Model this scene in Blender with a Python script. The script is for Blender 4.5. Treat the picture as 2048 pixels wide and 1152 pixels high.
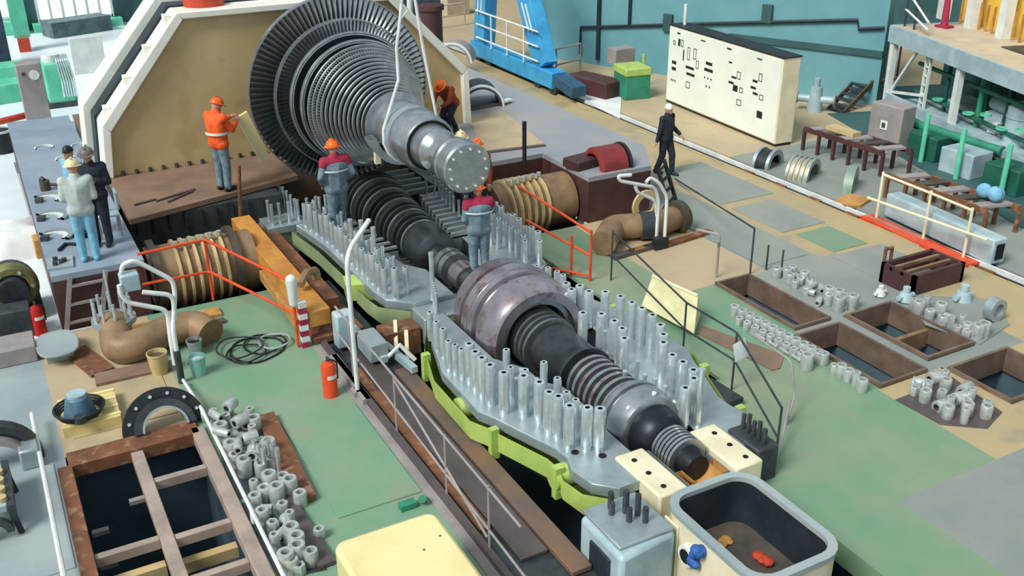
import bpy, math, random
from mathutils import Vector, Matrix
for o in list(bpy.data.objects): bpy.data.objects.remove(o)
scn = bpy.context.scene
col = scn.collection
R = math.radians
random.seed(7)
# ------------------------------------------------------------------ camera
FPX = 2000.0; PITCH = R(25.0); YAW = R(-28.2); ROLL = R(0.5)
CAM = Vector((0, 0, 7.6))
_cy, _sy, _cp, _sp = math.cos(YAW), math.sin(YAW), math.cos(PITCH), math.sin(PITCH)
FWD = Vector((_cy*_cp, _sy*_cp, -_sp)); _r = Vector((_sy, -_cy, 0)); _d = FWD.cross(_r)
RGT = math.cos(ROLL)*_r + math.sin(ROLL)*_d
DWN = -math.sin(ROLL)*_r + math.cos(ROLL)*_d
cd = bpy.data.cameras.new('camera'); cam = bpy.data.objects.new('camera', cd); col.objects.link(cam)
cd.sensor_width = 36; cd.lens = FPX/2048*36; cd.clip_end = 300
cam.matrix_world = Matrix(((RGT.x, -DWN.x, -FWD.x, CAM.x), (RGT.y, -DWN.y, -FWD.y, CAM.y), (RGT.z, -DWN.z, -FWD.z, CAM.z), (0, 0, 0, 1)))
scn.camera = cam
# ------------------------------------------------------------------ light
w = bpy.data.worlds.new('hall_daylight'); scn.world = w; w.use_nodes = True
bg = w.node_tree.nodes['Background']; bg.inputs[0].default_value = (.80, .92, 1.0, 1); bg.inputs[1].default_value = .55
sd = bpy.data.lights.new('daylight', 'SUN'); sd.energy = 3.3; sd.angle = R(24); sd.color = (1, .98, .93)
sun = bpy.data.objects.new('daylight', sd); col.objects.link(sun); sun.location = (18, 14, 20)
sun.rotation_euler = Vector((.22, -.72, -.8)).to_track_quat('-Z', 'Y').to_euler()
vs = scn.view_settings; vs.view_transform = 'Standard'; vs.look = 'None'; vs.gamma = 1; vs.exposure = 0.12; vs.use_curve_mapping = False
# ------------------------------------------------------------------ pixel helpers (plane intersection)
def _ray(x, y): return (x-1024)*RGT + (y-576)*DWN + FPX*FWD
def P(x, y, z=0.0):
    d = _ray(x, y); return CAM + d*((z-CAM.z)/d.z)
def PX(x, y, X):
    d = _ray(x, y); return CAM + d*((X-CAM.x)/d.x)
def PY(x, y, Y):
    d = _ray(x, y); return CAM + d*((Y-CAM.y)/d.y)
# ------------------------------------------------------------------ materials
def lin(c): return tuple(((v/255)/12.92 if v/255 <= .04045 else ((v/255+.055)/1.055)**2.4) for v in c) + (1,)
MATS = {}
def mat(name, c1, c2=None, rough=.6, metal=0.0, scale=3.0, lo=.4, hi=.62, c3=None, bump=.0, bscale=40, spec=.4):
    if name in MATS: return MATS[name]
    m = bpy.data.materials.new(name); m.use_nodes = True; nt = m.node_tree; n = nt.nodes; L = nt.links
    b = n['Principled BSDF']; b.inputs['Roughness'].default_value = rough; b.inputs['Metallic'].default_value = metal
    b.inputs['Specular IOR Level'].default_value = spec
    if c2 is None: c2 = tuple(v*.82 for v in c1)
    g = n.new('ShaderNodeNewGeometry')
    t = n.new('ShaderNodeTexNoise'); t.inputs['Scale'].default_value = scale; t.inputs['Detail'].default_value = 6; t.inputs['Roughness'].default_value = .65
    L.new(g.outputs['Position'], t.inputs['Vector'])
    r = n.new('ShaderNodeValToRGB'); r.color_ramp.elements[0].position = lo; r.color_ramp.elements[1].position = hi
    r.color_ramp.elements[0].color = lin(c1); r.color_ramp.elements[1].color = lin(c2)
    L.new(t.outputs['Fac'], r.inputs['Fac']); out = r.outputs['Color']
    if c3 is not None:
        t2 = n.new('ShaderNodeTexNoise'); t2.inputs['Scale'].default_value = scale*2.7; t2.inputs['Detail'].default_value = 5
        L.new(g.outputs['Position'], t2.inputs['Vector'])
        r2 = n.new('ShaderNodeValToRGB'); r2.color_ramp.elements[0].position = .56; r2.color_ramp.elements[1].position = .66
        L.new(t2.outputs['Fac'], r2.inputs['Fac'])
        mx = n.new('ShaderNodeMix'); mx.data_type = 'RGBA'; L.new(r2.outputs['Color'], mx.inputs[0]); L.new(out, mx.inputs[6]); mx.inputs[7].default_value = lin(c3)
        out = mx.outputs[2]
    L.new(out, b.inputs['Base Color'])
    if bump:
        t3 = n.new('ShaderNodeTexNoise'); t3.inputs['Scale'].default_value = bscale; L.new(g.outputs['Position'], t3.inputs['Vector'])
        bp = n.new('ShaderNodeBump'); bp.inputs['Strength'].default_value = bump; bp.inputs['Distance'].default_value = .02
        L.new(t3.outputs['Fac'], bp.inputs['Height']); L.new(bp.outputs['Normal'], b.inputs['Normal'])
    MATS[name] = m; return m
def emit(name, c, s):
    m = bpy.data.materials.new(name); m.use_nodes = True; b = m.node_tree.nodes['Principled BSDF']
    b.inputs['Base Color'].default_value = lin(c); b.inputs['Emission Color'].default_value = lin(c); b.inputs['Emission Strength'].default_value = s
    MATS[name] = m; return m
M_green = mat('green_paint_floor', (104, 150, 120), (134, 156, 132), .45, 0, .45, .35, .68, c3=(132, 148, 124))
M_green2 = mat('worn_green_floor', (106, 146, 118), (142, 150, 124), .45, 0, .4, .38, .7, c3=(128, 146, 120))
M_tan = mat('bare_tan_floor', (188, 168, 134), (170, 156, 130), .55, 0, .6, .35, .68, c3=(172, 158, 128))
M_ochre = mat('ochre_floor', (184, 164, 120), (166, 152, 122), .5, 0, .5, .36, .66, c3=(156, 148, 120))
M_greyfl = mat('grey_steel_floor', (128, 138, 134), (146, 150, 142), .5, 0, .5, .4, .62)
M_bluefl = mat('pale_blue_floor', (214, 230, 236), (232, 240, 242), .35, 0, .3, .4, .62)
M_lgrey = mat('light_grey_floor', (158, 170, 170), (138, 152, 156), .5, 0, .6, .4, .62)
M_deckL = mat('blue_grey_deck', (128, 146, 164), (150, 160, 172), .45, 0, .8, .4, .62)
M_deckR = mat('grey_deck', (146, 150, 158), (160, 156, 152), .5, 0, .5, .4, .62)
M_brown = mat('brown_deck', (138, 112, 92), (118, 98, 84), .55, 0, 1.2, .4, .62)
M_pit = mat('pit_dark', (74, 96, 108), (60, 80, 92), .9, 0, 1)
M_maroon = mat('maroon_paint', (84, 52, 50), (66, 44, 44), .55, 0, 2)
M_steel = mat('machined_steel', (186, 192, 194), (150, 158, 162), .3, .85, 5, .35, .7)
M_steel2 = mat('bright_flange_steel', (176, 188, 192), (150, 166, 168), .42, .55, 3, .35, .7)
M_stud = mat('stud_steel', (222, 232, 236), (192, 204, 208), .28, .65, 8, .35, .7)
M_dsteel = mat('dark_oiled_steel', (92, 100, 104), (66, 74, 78), .35, .75, 4, .35, .7)
M_ddisc = mat('dark_steel_gap_shade', (44, 50, 56), (30, 36, 42), .4, .5, 4, .35, .7)  # near-black paints the shade between the lifted rotor's discs; also the dark hub
M_hole = mat('hole_black', (16, 18, 20), (12, 12, 14), .8)
M_heat = mat('heat_tinted_steel', (186, 178, 186), (150, 140, 146), .26, .8, 2.2, .35, .68, c3=(150, 128, 122))
M_lime = mat('lime_green_casing', (176, 200, 104), (156, 186, 96), .45, 0, 2.5, .4, .65)
M_sage = mat('sage_casing', (150, 166, 120), (128, 148, 112), .5, 0, 2.5, .4, .65)
M_cover = mat('tan_casing_cover', (204, 182, 134), (184, 162, 116), .45, 0, .45, .36, .66, c3=(182, 158, 112))
M_cream = mat('cream_paint', (232, 224, 192), (216, 208, 176), .45, 0, 2)
M_rim = mat('off_white_rim', (240, 240, 228), (228, 228, 214), .4, 0, 2)
M_yell = mat('pale_yellow_cabinet', (232, 220, 162), (222, 206, 146), .45, 0, 1.2, .45, .65)
M_white = mat('white_paint', (226, 230, 226), (206, 212, 210), .4, 0, 3)
M_black = mat('black_rubber', (26, 28, 32), (40, 44, 48), .5, 0, 5)
M_navy = mat('dark_gasket', (38, 50, 58), (28, 38, 46), .5, 0, 2)
M_frame = mat('pit_frame_steel', (128, 108, 94), (104, 88, 78), .55, .2, 2.5)
M_red = mat('red_paint', (196, 74, 50), (176, 58, 42), .45, 0, 3)
M_orred = mat('orange_red_paint', (226, 84, 40), (206, 70, 36), .4, 0, 3)
M_rust = mat('rusty_steel', (140, 92, 62), (104, 72, 56), .65, .2, 2.5, .35, .65, c3=(150, 116, 86))
M_rplank = mat('worn_rust_plank', (134, 104, 84), (106, 94, 92), .5, .25, 1.2, .38, .62)
M_plank = mat('dark_steel_plank', (104, 94, 92), (84, 78, 78), .5, .3, 2, .35, .65)
M_wood = mat('pine_timber', (196, 150, 84), (170, 122, 66), .65, 0, 3)
M_obeam = mat('orange_timber_beam', (204, 148, 68), (178, 118, 56), .6, 0, 2.2, .38, .62)
M_pipe = mat('pipe_brown', (150, 124, 92), (122, 98, 74), .5, .1, 2)
M_pipe2 = mat('pipe_dark', (92, 84, 70), (64, 62, 58), .5, .2, 2)
M_cyan = mat('cyan_crane_paint', (66, 164, 214), (52, 140, 192), .45, 0, 1.5)
M_teal = mat('teal_wall_paint', (96, 150, 160), (112, 162, 168), .6, 0, .35, .4, .65)
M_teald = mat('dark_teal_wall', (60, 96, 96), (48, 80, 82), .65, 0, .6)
M_gpipe = mat('green_pipe_paint', (54, 140, 112), (44, 118, 96), .45, 0, 2)
M_dgreen = mat('dark_green_tank', (36, 100, 84), (30, 82, 70), .45, 0, 2)
M_mint = mat('mint_equipment', (110, 206, 172), (90, 188, 156), .5, 0, 2)
M_grey = mat('grey_cabinet', (158, 150, 148), (140, 134, 134), .5, 0, 2)
M_dgrey = mat('dark_grey_metal', (72, 80, 84), (54, 60, 64), .5, .3, 3)
M_platf = mat('platform_steel', (176, 198, 204), (152, 176, 184), .45, .1, 2)
M_plattop = mat('platform_concrete', (198, 184, 160), (178, 168, 150), .7, 0, 1.2)
M_yellow = mat('yellow_wall_paint', (236, 198, 84), (226, 184, 72), .5, 0, 1)
M_skin = mat('skin', (196, 146, 116), (184, 132, 104), .55, 0, 6)
M_cover_bl = mat('grey_blue_coverall', (120, 142, 152), (92, 114, 126), .85, 0, 9)
M_mag = mat('magenta_yoke', (164, 44, 74), (146, 36, 64), .8, 0, 8)
M_hat = mat('orange_helmet', (250, 112, 28), (240, 96, 22), .35, 0, 3)
M_hatc = mat('cream_helmet', (232, 220, 176), (220, 206, 160), .4, 0, 3)
M_vest = mat('orange_vest', (242, 100, 36), (226, 84, 32), .75, 0, 8)
M_dkcl = mat('dark_cloth', (40, 46, 58), (30, 34, 44), .85, 0, 8)
M_ltbl = mat('light_blue_cloth', (130, 186, 210), (108, 164, 192), .85, 0, 7)
M_ltgr = mat('light_grey_cloth', (186, 196, 190), (166, 178, 176), .85, 0, 7)
M_rustcl = mat('rust_red_cloth', (150, 70, 44), (120, 54, 38), .85, 0, 7)
M_sheet = mat('white_sheet', (226, 228, 224), (202, 208, 208), .7, 0, 1.5)
M_bluegl = mat('blue_cloth', (56, 104, 176), (38, 76, 140), .7, 0, 12)
M_sand = mat('settled_oil_tray', (96, 88, 76), (70, 70, 68), .4, 0, 2)
M_win = emit('bright_window', (238, 246, 255), 1.1)
# ------------------------------------------------------------------ mesh helpers
class MB:
    def __init__(s): s.v = []; s.f = []
    def add(s, vs, fs):
        k = len(s.v); s.v += [Vector(v) for v in vs]; s.f += [tuple(i+k for i in f) for f in fs]; return s
    def bx(s, x0, x1, y0, y1, z0, z1):
        x0, x1 = sorted((x0, x1)); y0, y1 = sorted((y0, y1)); z0, z1 = sorted((z0, z1))
        return s.add([(x0,y0,z0),(x1,y0,z0),(x1,y1,z0),(x0,y1,z0),(x0,y0,z1),(x1,y0,z1),(x1,y1,z1),(x0,y1,z1)],
            [(0,3,2,1),(4,5,6,7),(0,1,5,4),(1,2,6,5),(2,3,7,6),(3,0,4,7)])
    def box(s, c, sz, rz=0, rot=None):
        m = rot or Matrix.Rotation(rz, 3, 'Z'); c = Vector(c); h = [v/2 for v in sz]
        vs = [c + m @ Vector((a*h[0], b*h[1], d*h[2])) for d in (-1,1) for a, b in ((-1,-1),(1,-1),(1,1),(-1,1))]
        return s.add(vs, [(0,3,2,1),(4,5,6,7),(0,1,5,4),(1,2,6,5),(2,3,7,6),(3,0,4,7)])
    def beam(s, p0, p1, wy, wz, up=(0,0,1)):
        p0 = Vector(p0); p1 = Vector(p1); d = p1-p0; a = d.normalized(); u = Vector(up)
        if abs(a.dot(u)) > .98: u = Vector((1,0,0))
        sd = u.cross(a).normalized(); u = a.cross(sd)
        m = Matrix((a, sd, u)).transposed()
        return s.box((p0+p1)/2, (d.length, wy, wz), rot=m)
    def cyl(s, p0, p1, r0, r1=None, n=12, cap=True):
        p0 = Vector(p0); p1 = Vector(p1); r1 = r0 if r1 is None else r1
        a = (p1-p0).normalized(); u = Vector((0,0,1)) if abs(a.z) < .9 else Vector((1,0,0))
        u = (u - a*u.dot(a)).normalized(); w_ = a.cross(u); vs = []
        for p, r in ((p0, r0), (p1, r1)):
            for i in range(n):
                t = 2*math.pi*i/n; vs.append(p + r*(math.cos(t)*u + math.sin(t)*w_))
        fs = [(i, (i+1) % n, n+(i+1) % n, n+i) for i in range(n)]
        if cap: fs += [tuple(range(n-1, -1, -1)), tuple(range(n, 2*n))]
        return s.add(vs, fs)
    def tube(s, pts, r, n=8, fillet=0.0, closed=False):
        pts = [Vector(p) for p in pts]
        if fillet:
            q = [pts[0]]
            for i in range(1, len(pts)-1):
                a, b, c = pts[i-1], pts[i], pts[i+1]; d1 = (a-b); d2 = (c-b); f = min(fillet, d1.length*.45, d2.length*.45)
                s0 = b+d1.normalized()*f; s1 = b+d2.normalized()*f
                for k in range(6):
                    t = k/5; q.append(s0*(1-t)**2 + b*2*t*(1-t) + s1*t*t)
            pts = q+[pts[-1]]
        N = len(pts); u = None; rings = []
        for i, p in enumerate(pts):
            a = (pts[min(i+1, N-1)] - pts[max(i-1, 0)]).normalized()
            if u is None: u = Vector((0,0,1)) if abs(a.z) < .9 else Vector((1,0,0))
            u = (u - a*u.dot(a)).normalized(); w_ = a.cross(u)
            rings.append([p + r*(math.cos(2*math.pi*j/n)*u + math.sin(2*math.pi*j/n)*w_) for j in range(n)])
        vs = [v for rg in rings for v in rg]
        fs = [(i*n+j, i*n+(j+1) % n, (i+1)*n+(j+1) % n, (i+1)*n+j) for i in range(N-1) for j in range(n)]
        fs += [tuple(range(n-1, -1, -1)), tuple(range((N-1)*n, N*n))]
        return s.add(vs, fs)
    def lathe(s, prof, c, ax='X', n=48, a0=0.0, a1=2*math.pi):
        """prof: (along axis, radius); c: point on axis"""
        c = Vector(c); full = abs(a1-a0-2*math.pi) < 1e-6; m = n if full else n+1; vs = []
        for (h, r) in prof:
            for i in range(m):
                t = a0+(a1-a0)*i/n; ca, sa = r*math.cos(t), r*math.sin(t)
                vs.append(c + (Vector((h, ca, sa)) if ax == 'X' else Vector((ca, h, sa)) if ax == 'Y' else Vector((ca, sa, h))))
        fs = []
        for k in range(len(prof)-1):
            for i in range(n):
                j = (i+1) % m if full else i+1
                f = (k*m+i, k*m+j, (k+1)*m+j, (k+1)*m+i); fs.append(f if ax == 'X' or ax == 'Z' else f[::-1])
        return s.add(vs, fs)
    def prism(s, poly, z0, z1):
        n = len(poly); vs = [(x, y, z0) for x, y in poly]+[(x, y, z1) for x, y in poly]
        return s.add(vs, [tuple(range(n-1, -1, -1)), tuple(range(n, 2*n))]+[(i, (i+1) % n, n+(i+1) % n, n+i) for i in range(n)])
    def prismx(s, poly, x0, x1):
        n = len(poly); vs = [(x0, y, z) for y, z in poly]+[(x1, y, z) for y, z in poly]
        return s.add(vs, [tuple(range(n-1, -1, -1)), tuple(range(n, 2*n))]+[(i, (i+1) % n, n+(i+1) % n, n+i) for i in range(n)])
    def sph(s, c, r, sc=(1,1,1), n=12, m=8, lo=-1.0):
        c = Vector(c); vs = []; fs = []
        for j in range(m+1):
            ph = math.asin(lo)+(math.pi/2-math.asin(lo))*j/m
            for i in range(n):
                t = 2*math.pi*i/n; vs.append(c+Vector((r*sc[0]*math.cos(ph)*math.cos(t), r*sc[1]*math.cos(ph)*math.sin(t), r*sc[2]*math.sin(ph))))
        for j in range(m):
            for i in range(n): fs.append((j*n+i, j*n+(i+1) % n, (j+1)*n+(i+1) % n, (j+1)*n+i))
        return s.add(vs, fs)
    def hull(s, p0, p1, r0, r1, n=10):
        p0 = Vector(p0); p1 = Vector(p1); s.cyl(p0, p1, r0, r1, n, False); s.sph(p0, r0, n=n, m=6); s.sph(p1, r1, n=n, m=6); return s
    def xf(s, M):
        s.v = [M @ v for v in s.v]; return s
    def mesh(s, name, m, off=Vector((0,0,0)), ang=38):
        me = bpy.data.meshes.new(name); me.from_pydata([tuple(v-off) for v in s.v], [], s.f); me.update()
        for p in me.polygons: p.use_smooth = True
        me.set_sharp_from_angle(angle=R(ang))
        if isinstance(m, str): m = MATS[m]
        me.materials.append(m); return me
    def build(s, name, m, parent=None, bev=0.0, label=None, local=False, kind=None):
        """world-coordinate mesh -> one object (child of parent, or top-level with its origin at its base)"""
        if parent is not None:
            off = Vector((0,0,0)); q = None if local else parent
            while q is not None: off = off + q.location; q = q.parent
        else:
            xs = [v.x for v in s.v]; ys = [v.y for v in s.v]; zs = [v.z for v in s.v]
            off = Vector(((min(xs)+max(xs))/2, (min(ys)+max(ys))/2, min(zs)))
        o = bpy.data.objects.new(name, s.mesh(name, m, off)); col.objects.link(o)
        if parent is None: o.location = off
        else: o.parent = parent
        if bev:
            b = o.modifiers.new('bevel', 'BEVEL'); b.width = bev; b.segments = 2; b.limit_method = 'ANGLE'
        if label: o['label'] = label
        if kind: o['kind'] = kind
        return o
def tag(o, label, cat=None, group=None, kind=None):
    o['label'] = label
    if cat: o['category'] = cat
    if group: o['group'] = group
    if kind: o['kind'] = kind
    return o
def thing(name, label, cat, loc=(0,0,0), rz=0, group=None):
    o = bpy.data.objects.new(name, None); col.objects.link(o); o.empty_display_size = .2
    o.location = Vector(loc); o.rotation_euler = (0, 0, rz); tag(o, label, cat, group); return o
def part(name, me, parent, loc=(0,0,0), rot=(0,0,0), scale=None):
    o = bpy.data.objects.new(name, me); col.objects.link(o); o.parent = parent; o.location = Vector(loc); o.rotation_euler = rot
    if scale: o.scale = scale
    return o
def struct(name, mb, m, label, bev=0):
    return tag(mb.build(name, m, bev=bev), label, None, None, 'structure')
# ================================================================== the hall: floors, pits, decks, walls
def slab(x0, x1, y0, y1, m, label, z=0.0, th=.3):
    return struct('floor', MB().bx(x0, x1, y0, y1, z-th, z), m, label)
def slabs(rects, m, label, z=0.0, th=.3):
    b = MB()
    for r in rects: b.bx(*r, z-th, z)
    return struct('floor', b, m, label)
slabs([(3, 16.45, -4.0, -1.72)], M_green, 'green painted floor between the left pit and the walkway kerb')
slabs([(12.6, 16.45, -1.72, .0)], M_tan, 'bare tan floor between left pit and raised deck')
slabs([(3, 16.45, .0, 9), (3, 6.5, -1.72, .0)], M_lgrey, 'light grey floor at the far left')
slabs([(16.45, 46, -.4, 14)], M_bluefl, 'pale blue floor left of the raised deck')
slabs([(3, 16.45, -4.98, -4.0)], M_dgrey, 'dark steel floor strip under the walkway planks', z=-.06)
slabs([(6.6, 16.4, -10.28, -8.9), (8.62, 10.5, -10.75, -10.28), (10.5, 12.7, -10.95, -10.28)], M_green2, 'worn green floor right of the turbine')
slabs([(12.7, 16.4, -12.2, -10.28)], M_tan, 'bare tan floor below the dark red platform')
slabs([(3, 6.6, -14, -8.9)], M_greyfl, 'grey steel floor at the lower right')
slabs([(6.6, 8.62, -10.7, -10.28)], M_green2, 'green floor in front of the right pits')
slabs([(6.6, 8.62, -11.9, -10.7), (7.4, 8.62, -12.05, -11.9), (6.6, 7.4, -13.9, -11.9), (7.4, 8.55, -13.9, -13.4)], M_ochre, 'ochre floor strip around the corner right pit')
slabs([(10.5, 10.62, -11.75, -10.95), (8.62, 12.7, -12.02, -11.75), (8.55, 8.85, -13.9, -12.02), (10.65, 12.7, -13.9, -12.02), (8.85, 10.65, -13.9, -13.1), (12.7, 46, -13.5, -12.2)], M_greyfl, 'grey floor around the right pits')
slabs([(12.7, 46, -15.6, -13.5), (3, 12.7, -15.6, -13.9)], M_ochre, 'ochre floor strip beside the crane rail')
slabs([(3, 46, -16.1, -15.6)], M_dgrey, 'dark channel carrying the crane rail', z=-.06)
slabs([(3, 18.5, -30, -16.1)], M_greyfl, 'grey floor right of the crane rail')
slabs([(18.5, 46, -30, -16.1)], M_tan, 'tan floor around the control panel')
slabs([(33, 46, -12.2, -.4), (27, 33, -8.9, -.4)], M_bluefl, 'pale floor behind the turbine')
# pits (open boxes)
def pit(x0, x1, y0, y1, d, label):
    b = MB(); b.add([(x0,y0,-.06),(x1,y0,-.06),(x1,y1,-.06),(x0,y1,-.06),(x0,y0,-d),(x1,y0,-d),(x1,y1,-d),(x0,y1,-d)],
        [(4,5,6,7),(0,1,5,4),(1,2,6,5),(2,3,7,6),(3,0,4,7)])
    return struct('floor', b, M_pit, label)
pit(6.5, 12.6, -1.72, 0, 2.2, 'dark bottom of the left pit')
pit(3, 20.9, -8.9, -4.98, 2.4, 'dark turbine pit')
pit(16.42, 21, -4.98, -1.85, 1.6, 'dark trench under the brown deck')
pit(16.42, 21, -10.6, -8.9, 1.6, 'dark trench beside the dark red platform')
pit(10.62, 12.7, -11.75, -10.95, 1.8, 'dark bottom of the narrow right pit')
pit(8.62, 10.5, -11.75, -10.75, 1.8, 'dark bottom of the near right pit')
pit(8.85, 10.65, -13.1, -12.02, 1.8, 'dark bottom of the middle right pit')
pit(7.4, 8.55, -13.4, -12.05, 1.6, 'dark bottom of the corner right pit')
# raised decks
def deck(name, poly, m, label, z=1.0, th=.1, skirt=None, sm=None):
    r = tag(MB().prism(poly, z-th, z).build(name, m), label, None, None, 'structure')
    if skirt:
        b = MB()
        for (a, c) in skirt:
            a = Vector((*a, 0)); c = Vector((*c, 0)); b.add([a, c, c+Vector((0,0,z-th)), a+Vector((0,0,z-th))], [(0,1,2,3)])
        b.build('deck_side', sm, r)
    return r
deck('floor', [(16.5, -1.85), (27, -1.85), (27, -.45), (16.5, -.4)], M_deckL, 'blue grey raised deck where two men stand', skirt=[((16.5, -.4), (16.5, -1.85)), ((27, -.45), (16.5, -.4)), ((16.5, -1.85), (21, -1.85))], sm=M_maroon)
bd = [(18.55, -1.95), (19.5, -5.45), (20.9, -5.45), (27, -5.45), (27, -1.95)]
deck('floor', bd, M_brown, 'brown steel deck in front of the tan casing')
deck('floor', [(16.4, -12.15), (16.4, -10.6), (18.3, -10.6), (18.3, -8.9), (21.3, -8.9), (33, -8.9), (33, -12.9), (17.7, -12.9)][::-1], M_deckR, 'grey raised deck right of the lifted rotor',
     skirt=[((18.3, -10.6), (18.3, -8.9)), ((18.3, -8.9), (33, -8.9)), ((16.4, -12.15), (16.4, -10.6)), ((16.4, -10.6), (18.3, -10.6)), ((17.7, -12.9), (16.4, -12.15)), ((33, -12.9), (17.7, -12.9))], sm=M_maroon)
slabs([(20.85, 27, -8.88, -1.97)], M_brown, 'brown steel floor under the tan end casing', z=.88, th=.95)
slabs([(3, 8.3, -8.9, -7.7), (8.3, 10.0, -8.9, -8.4)], M_green2, 'green floor right of the front tank')
# thin floor plates
def plate(name, pts, m, label, z=.0, th=.02, cat='floor plate', group=None):
    return tag(MB().prism([(p.x, p.y) for p in pts], z, z+th).build(name, m), label, cat, group)
def fplate(x0, x1, y0, y1, m, label, z=0.0, th=.015):
    return tag(MB().bx(x0, x1, y0, y1, z, z+th).build('floor_plate', m, bev=.004), label, 'floor plate')
fplate(14.0, 15.6, -14.9, -13.75, M_greyfl, 'grey green floor plate beside the crane rail, farthest')
fplate(12.75, 13.8, -14.8, -13.9, M_green2, 'worn green floor plate beside the crane rail')
fplate(11.0, 12.6, -15.0, -13.7, M_greyfl, 'grey floor plate beside the crane rail behind the rusty frame')
fplate(15.9, 18.5, -15.2, -13.7, M_greyfl, 'large grey floor plate near the walking man')
fplate(12.9, 16.0, -13.4, -12.25, M_greyfl, 'long grey floor plate right of the bent hand rail')
fplate(9.6, 12.0, -3.84, -2.75, M_green, 'green floor plate in front of the orange extinguisher')
fplate(13.0, 14.3, -1.55, -.15, M_ochre, 'yellowish floor plate behind the black half ring')
fplate(10.2, 12.5, .15, 1.6, M_lgrey, 'pale grey floor plate left of the left pit')
# crane rail
r = thing('crane_rail', 'long steel crane rail along the right side of the hall', 'rail', (25, -15.86, -.06))
MB().bx(3, 46, -15.93, -15.79, -.06, -.03).build('rail_base', M_dgrey, r)
MB().bx(3, 46, -15.89, -15.83, -.03, .06).build('rail_head', M_white, r)
MB().bx(3, 46, -15.62, -15.56, -.06, .03).build('channel_edge', M_ochre, r)
for i in range(7):
    q = P(1500+60*i, 342+29*i+26); MB().box((17.3-i*1.1, -15.66, .02), (.35, .1, .05)).build('rail_clip', M_rust, r)
# walls
wl = MB().bx(46, 46.4, -31, 16, 0, 12)
W = struct('wall_back', wl, M_teald, 'far end wall of the hall')
TW0 = Vector((31.0, -17.9, 0)); TW1 = Vector((20.2, -22.9, 0)); TWN = Vector((TW1.y-TW0.y, -(TW1.x-TW0.x), 0)).normalized()
if TWN.y < 0: TWN = -TWN
q0 = TW0-TWN*.5; q1 = TW1-TWN*.5
struct('wall_right', MB().prism([(TW0.x, TW0.y), (q0.x, q0.y), (q1.x, q1.y), (TW1.x, TW1.y)], 0, 7), M_teal, 'teal painted wall behind the control panel')
struct('wall_right', MB().bx(3, 46, -32, -31.6, 0, 12), M_teald, 'dark teal wall behind the equipment platform')
# windows at far left
for k, (x0, x1, nv) in enumerate(((78, 226, 6), (-60, 30, 3))):
    a = PX(x0, 40, 45.9); c = PX(x1, 40, 45.9); zt = a.z+3.2
    root = tag(MB().bx(45.7, 45.85, c.y, a.y, a.z-.05, zt).build('window', M_win), 'bright window of the far wall' + (' right of the green column' if k == 0 else ' left of the green column'), None, None, 'structure')
    root.name = f'window_{k+1}'
    f = MB()
    for i in range(nv+1):
        y = a.y+(c.y-a.y)*i/nv; MB().bx(45.6, 45.72, y-.05, y+.05, a.z-.05, zt).build('window_mullion', M_white, root)
    for j in range(3): MB().bx(45.6, 45.72, c.y, a.y, a.z+j*1.1-.05, a.z+j*1.1+.05).build('window_bar', M_white, root)
    MB().bx(45.2, 45.9, c.y-.3, a.y+.3, 0, a.z-.1).build('window_sill', M_mint, root)
# ================================================================== turbine
YA, ZA = -6.75, .45
def stud_mesh(h, r=.075, name='stud'):
    b = MB().lathe([(0, r*.86), (.12*h, r*.86), (.13*h, r), (h-.02, r), (h, r*.9), (h, r*.42), (h-.05, r*.4)], (0,0,0), 'Z', 12)
    k = len(b.v); b.add([Vector((0,0,h-.05))+Vector((r*.4*math.cos(2*math.pi*i/12), r*.4*math.sin(2*math.pi*i/12), 0)) for i in range(12)], [tuple(range(12))])
    me = b.mesh(name, M_stud); me.materials.append(M_hole)
    for p in me.polygons:
        if p.index >= len(me.polygons)-13: p.material_index = 1
    return me
def rod_mesh(h, r=.03, name='stud'):
    return MB().cyl((0,0,0), (0,0,h), r, n=8).add([], []).cyl((0,0,h-.03), (0,0,h+.005), r*1.15, n=8).mesh(name, M_stud)
ST62 = stud_mesh(.62); ST55 = stud_mesh(.55, .068); ST48 = stud_mesh(.48, .055); RD = rod_mesh(.42); RD6 = rod_mesh(.6, .03); RDT = rod_mesh(.85, .04)
def interp(tab, x):
    tab = sorted(tab)
    if x <= tab[0][0]: return tab[0][1]
    for (a, va), (b, vb) in zip(tab, tab[1:]):
        if x <= b: return va+(vb-va)*(x-a)/(b-a)
    return tab[-1][1]
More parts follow.
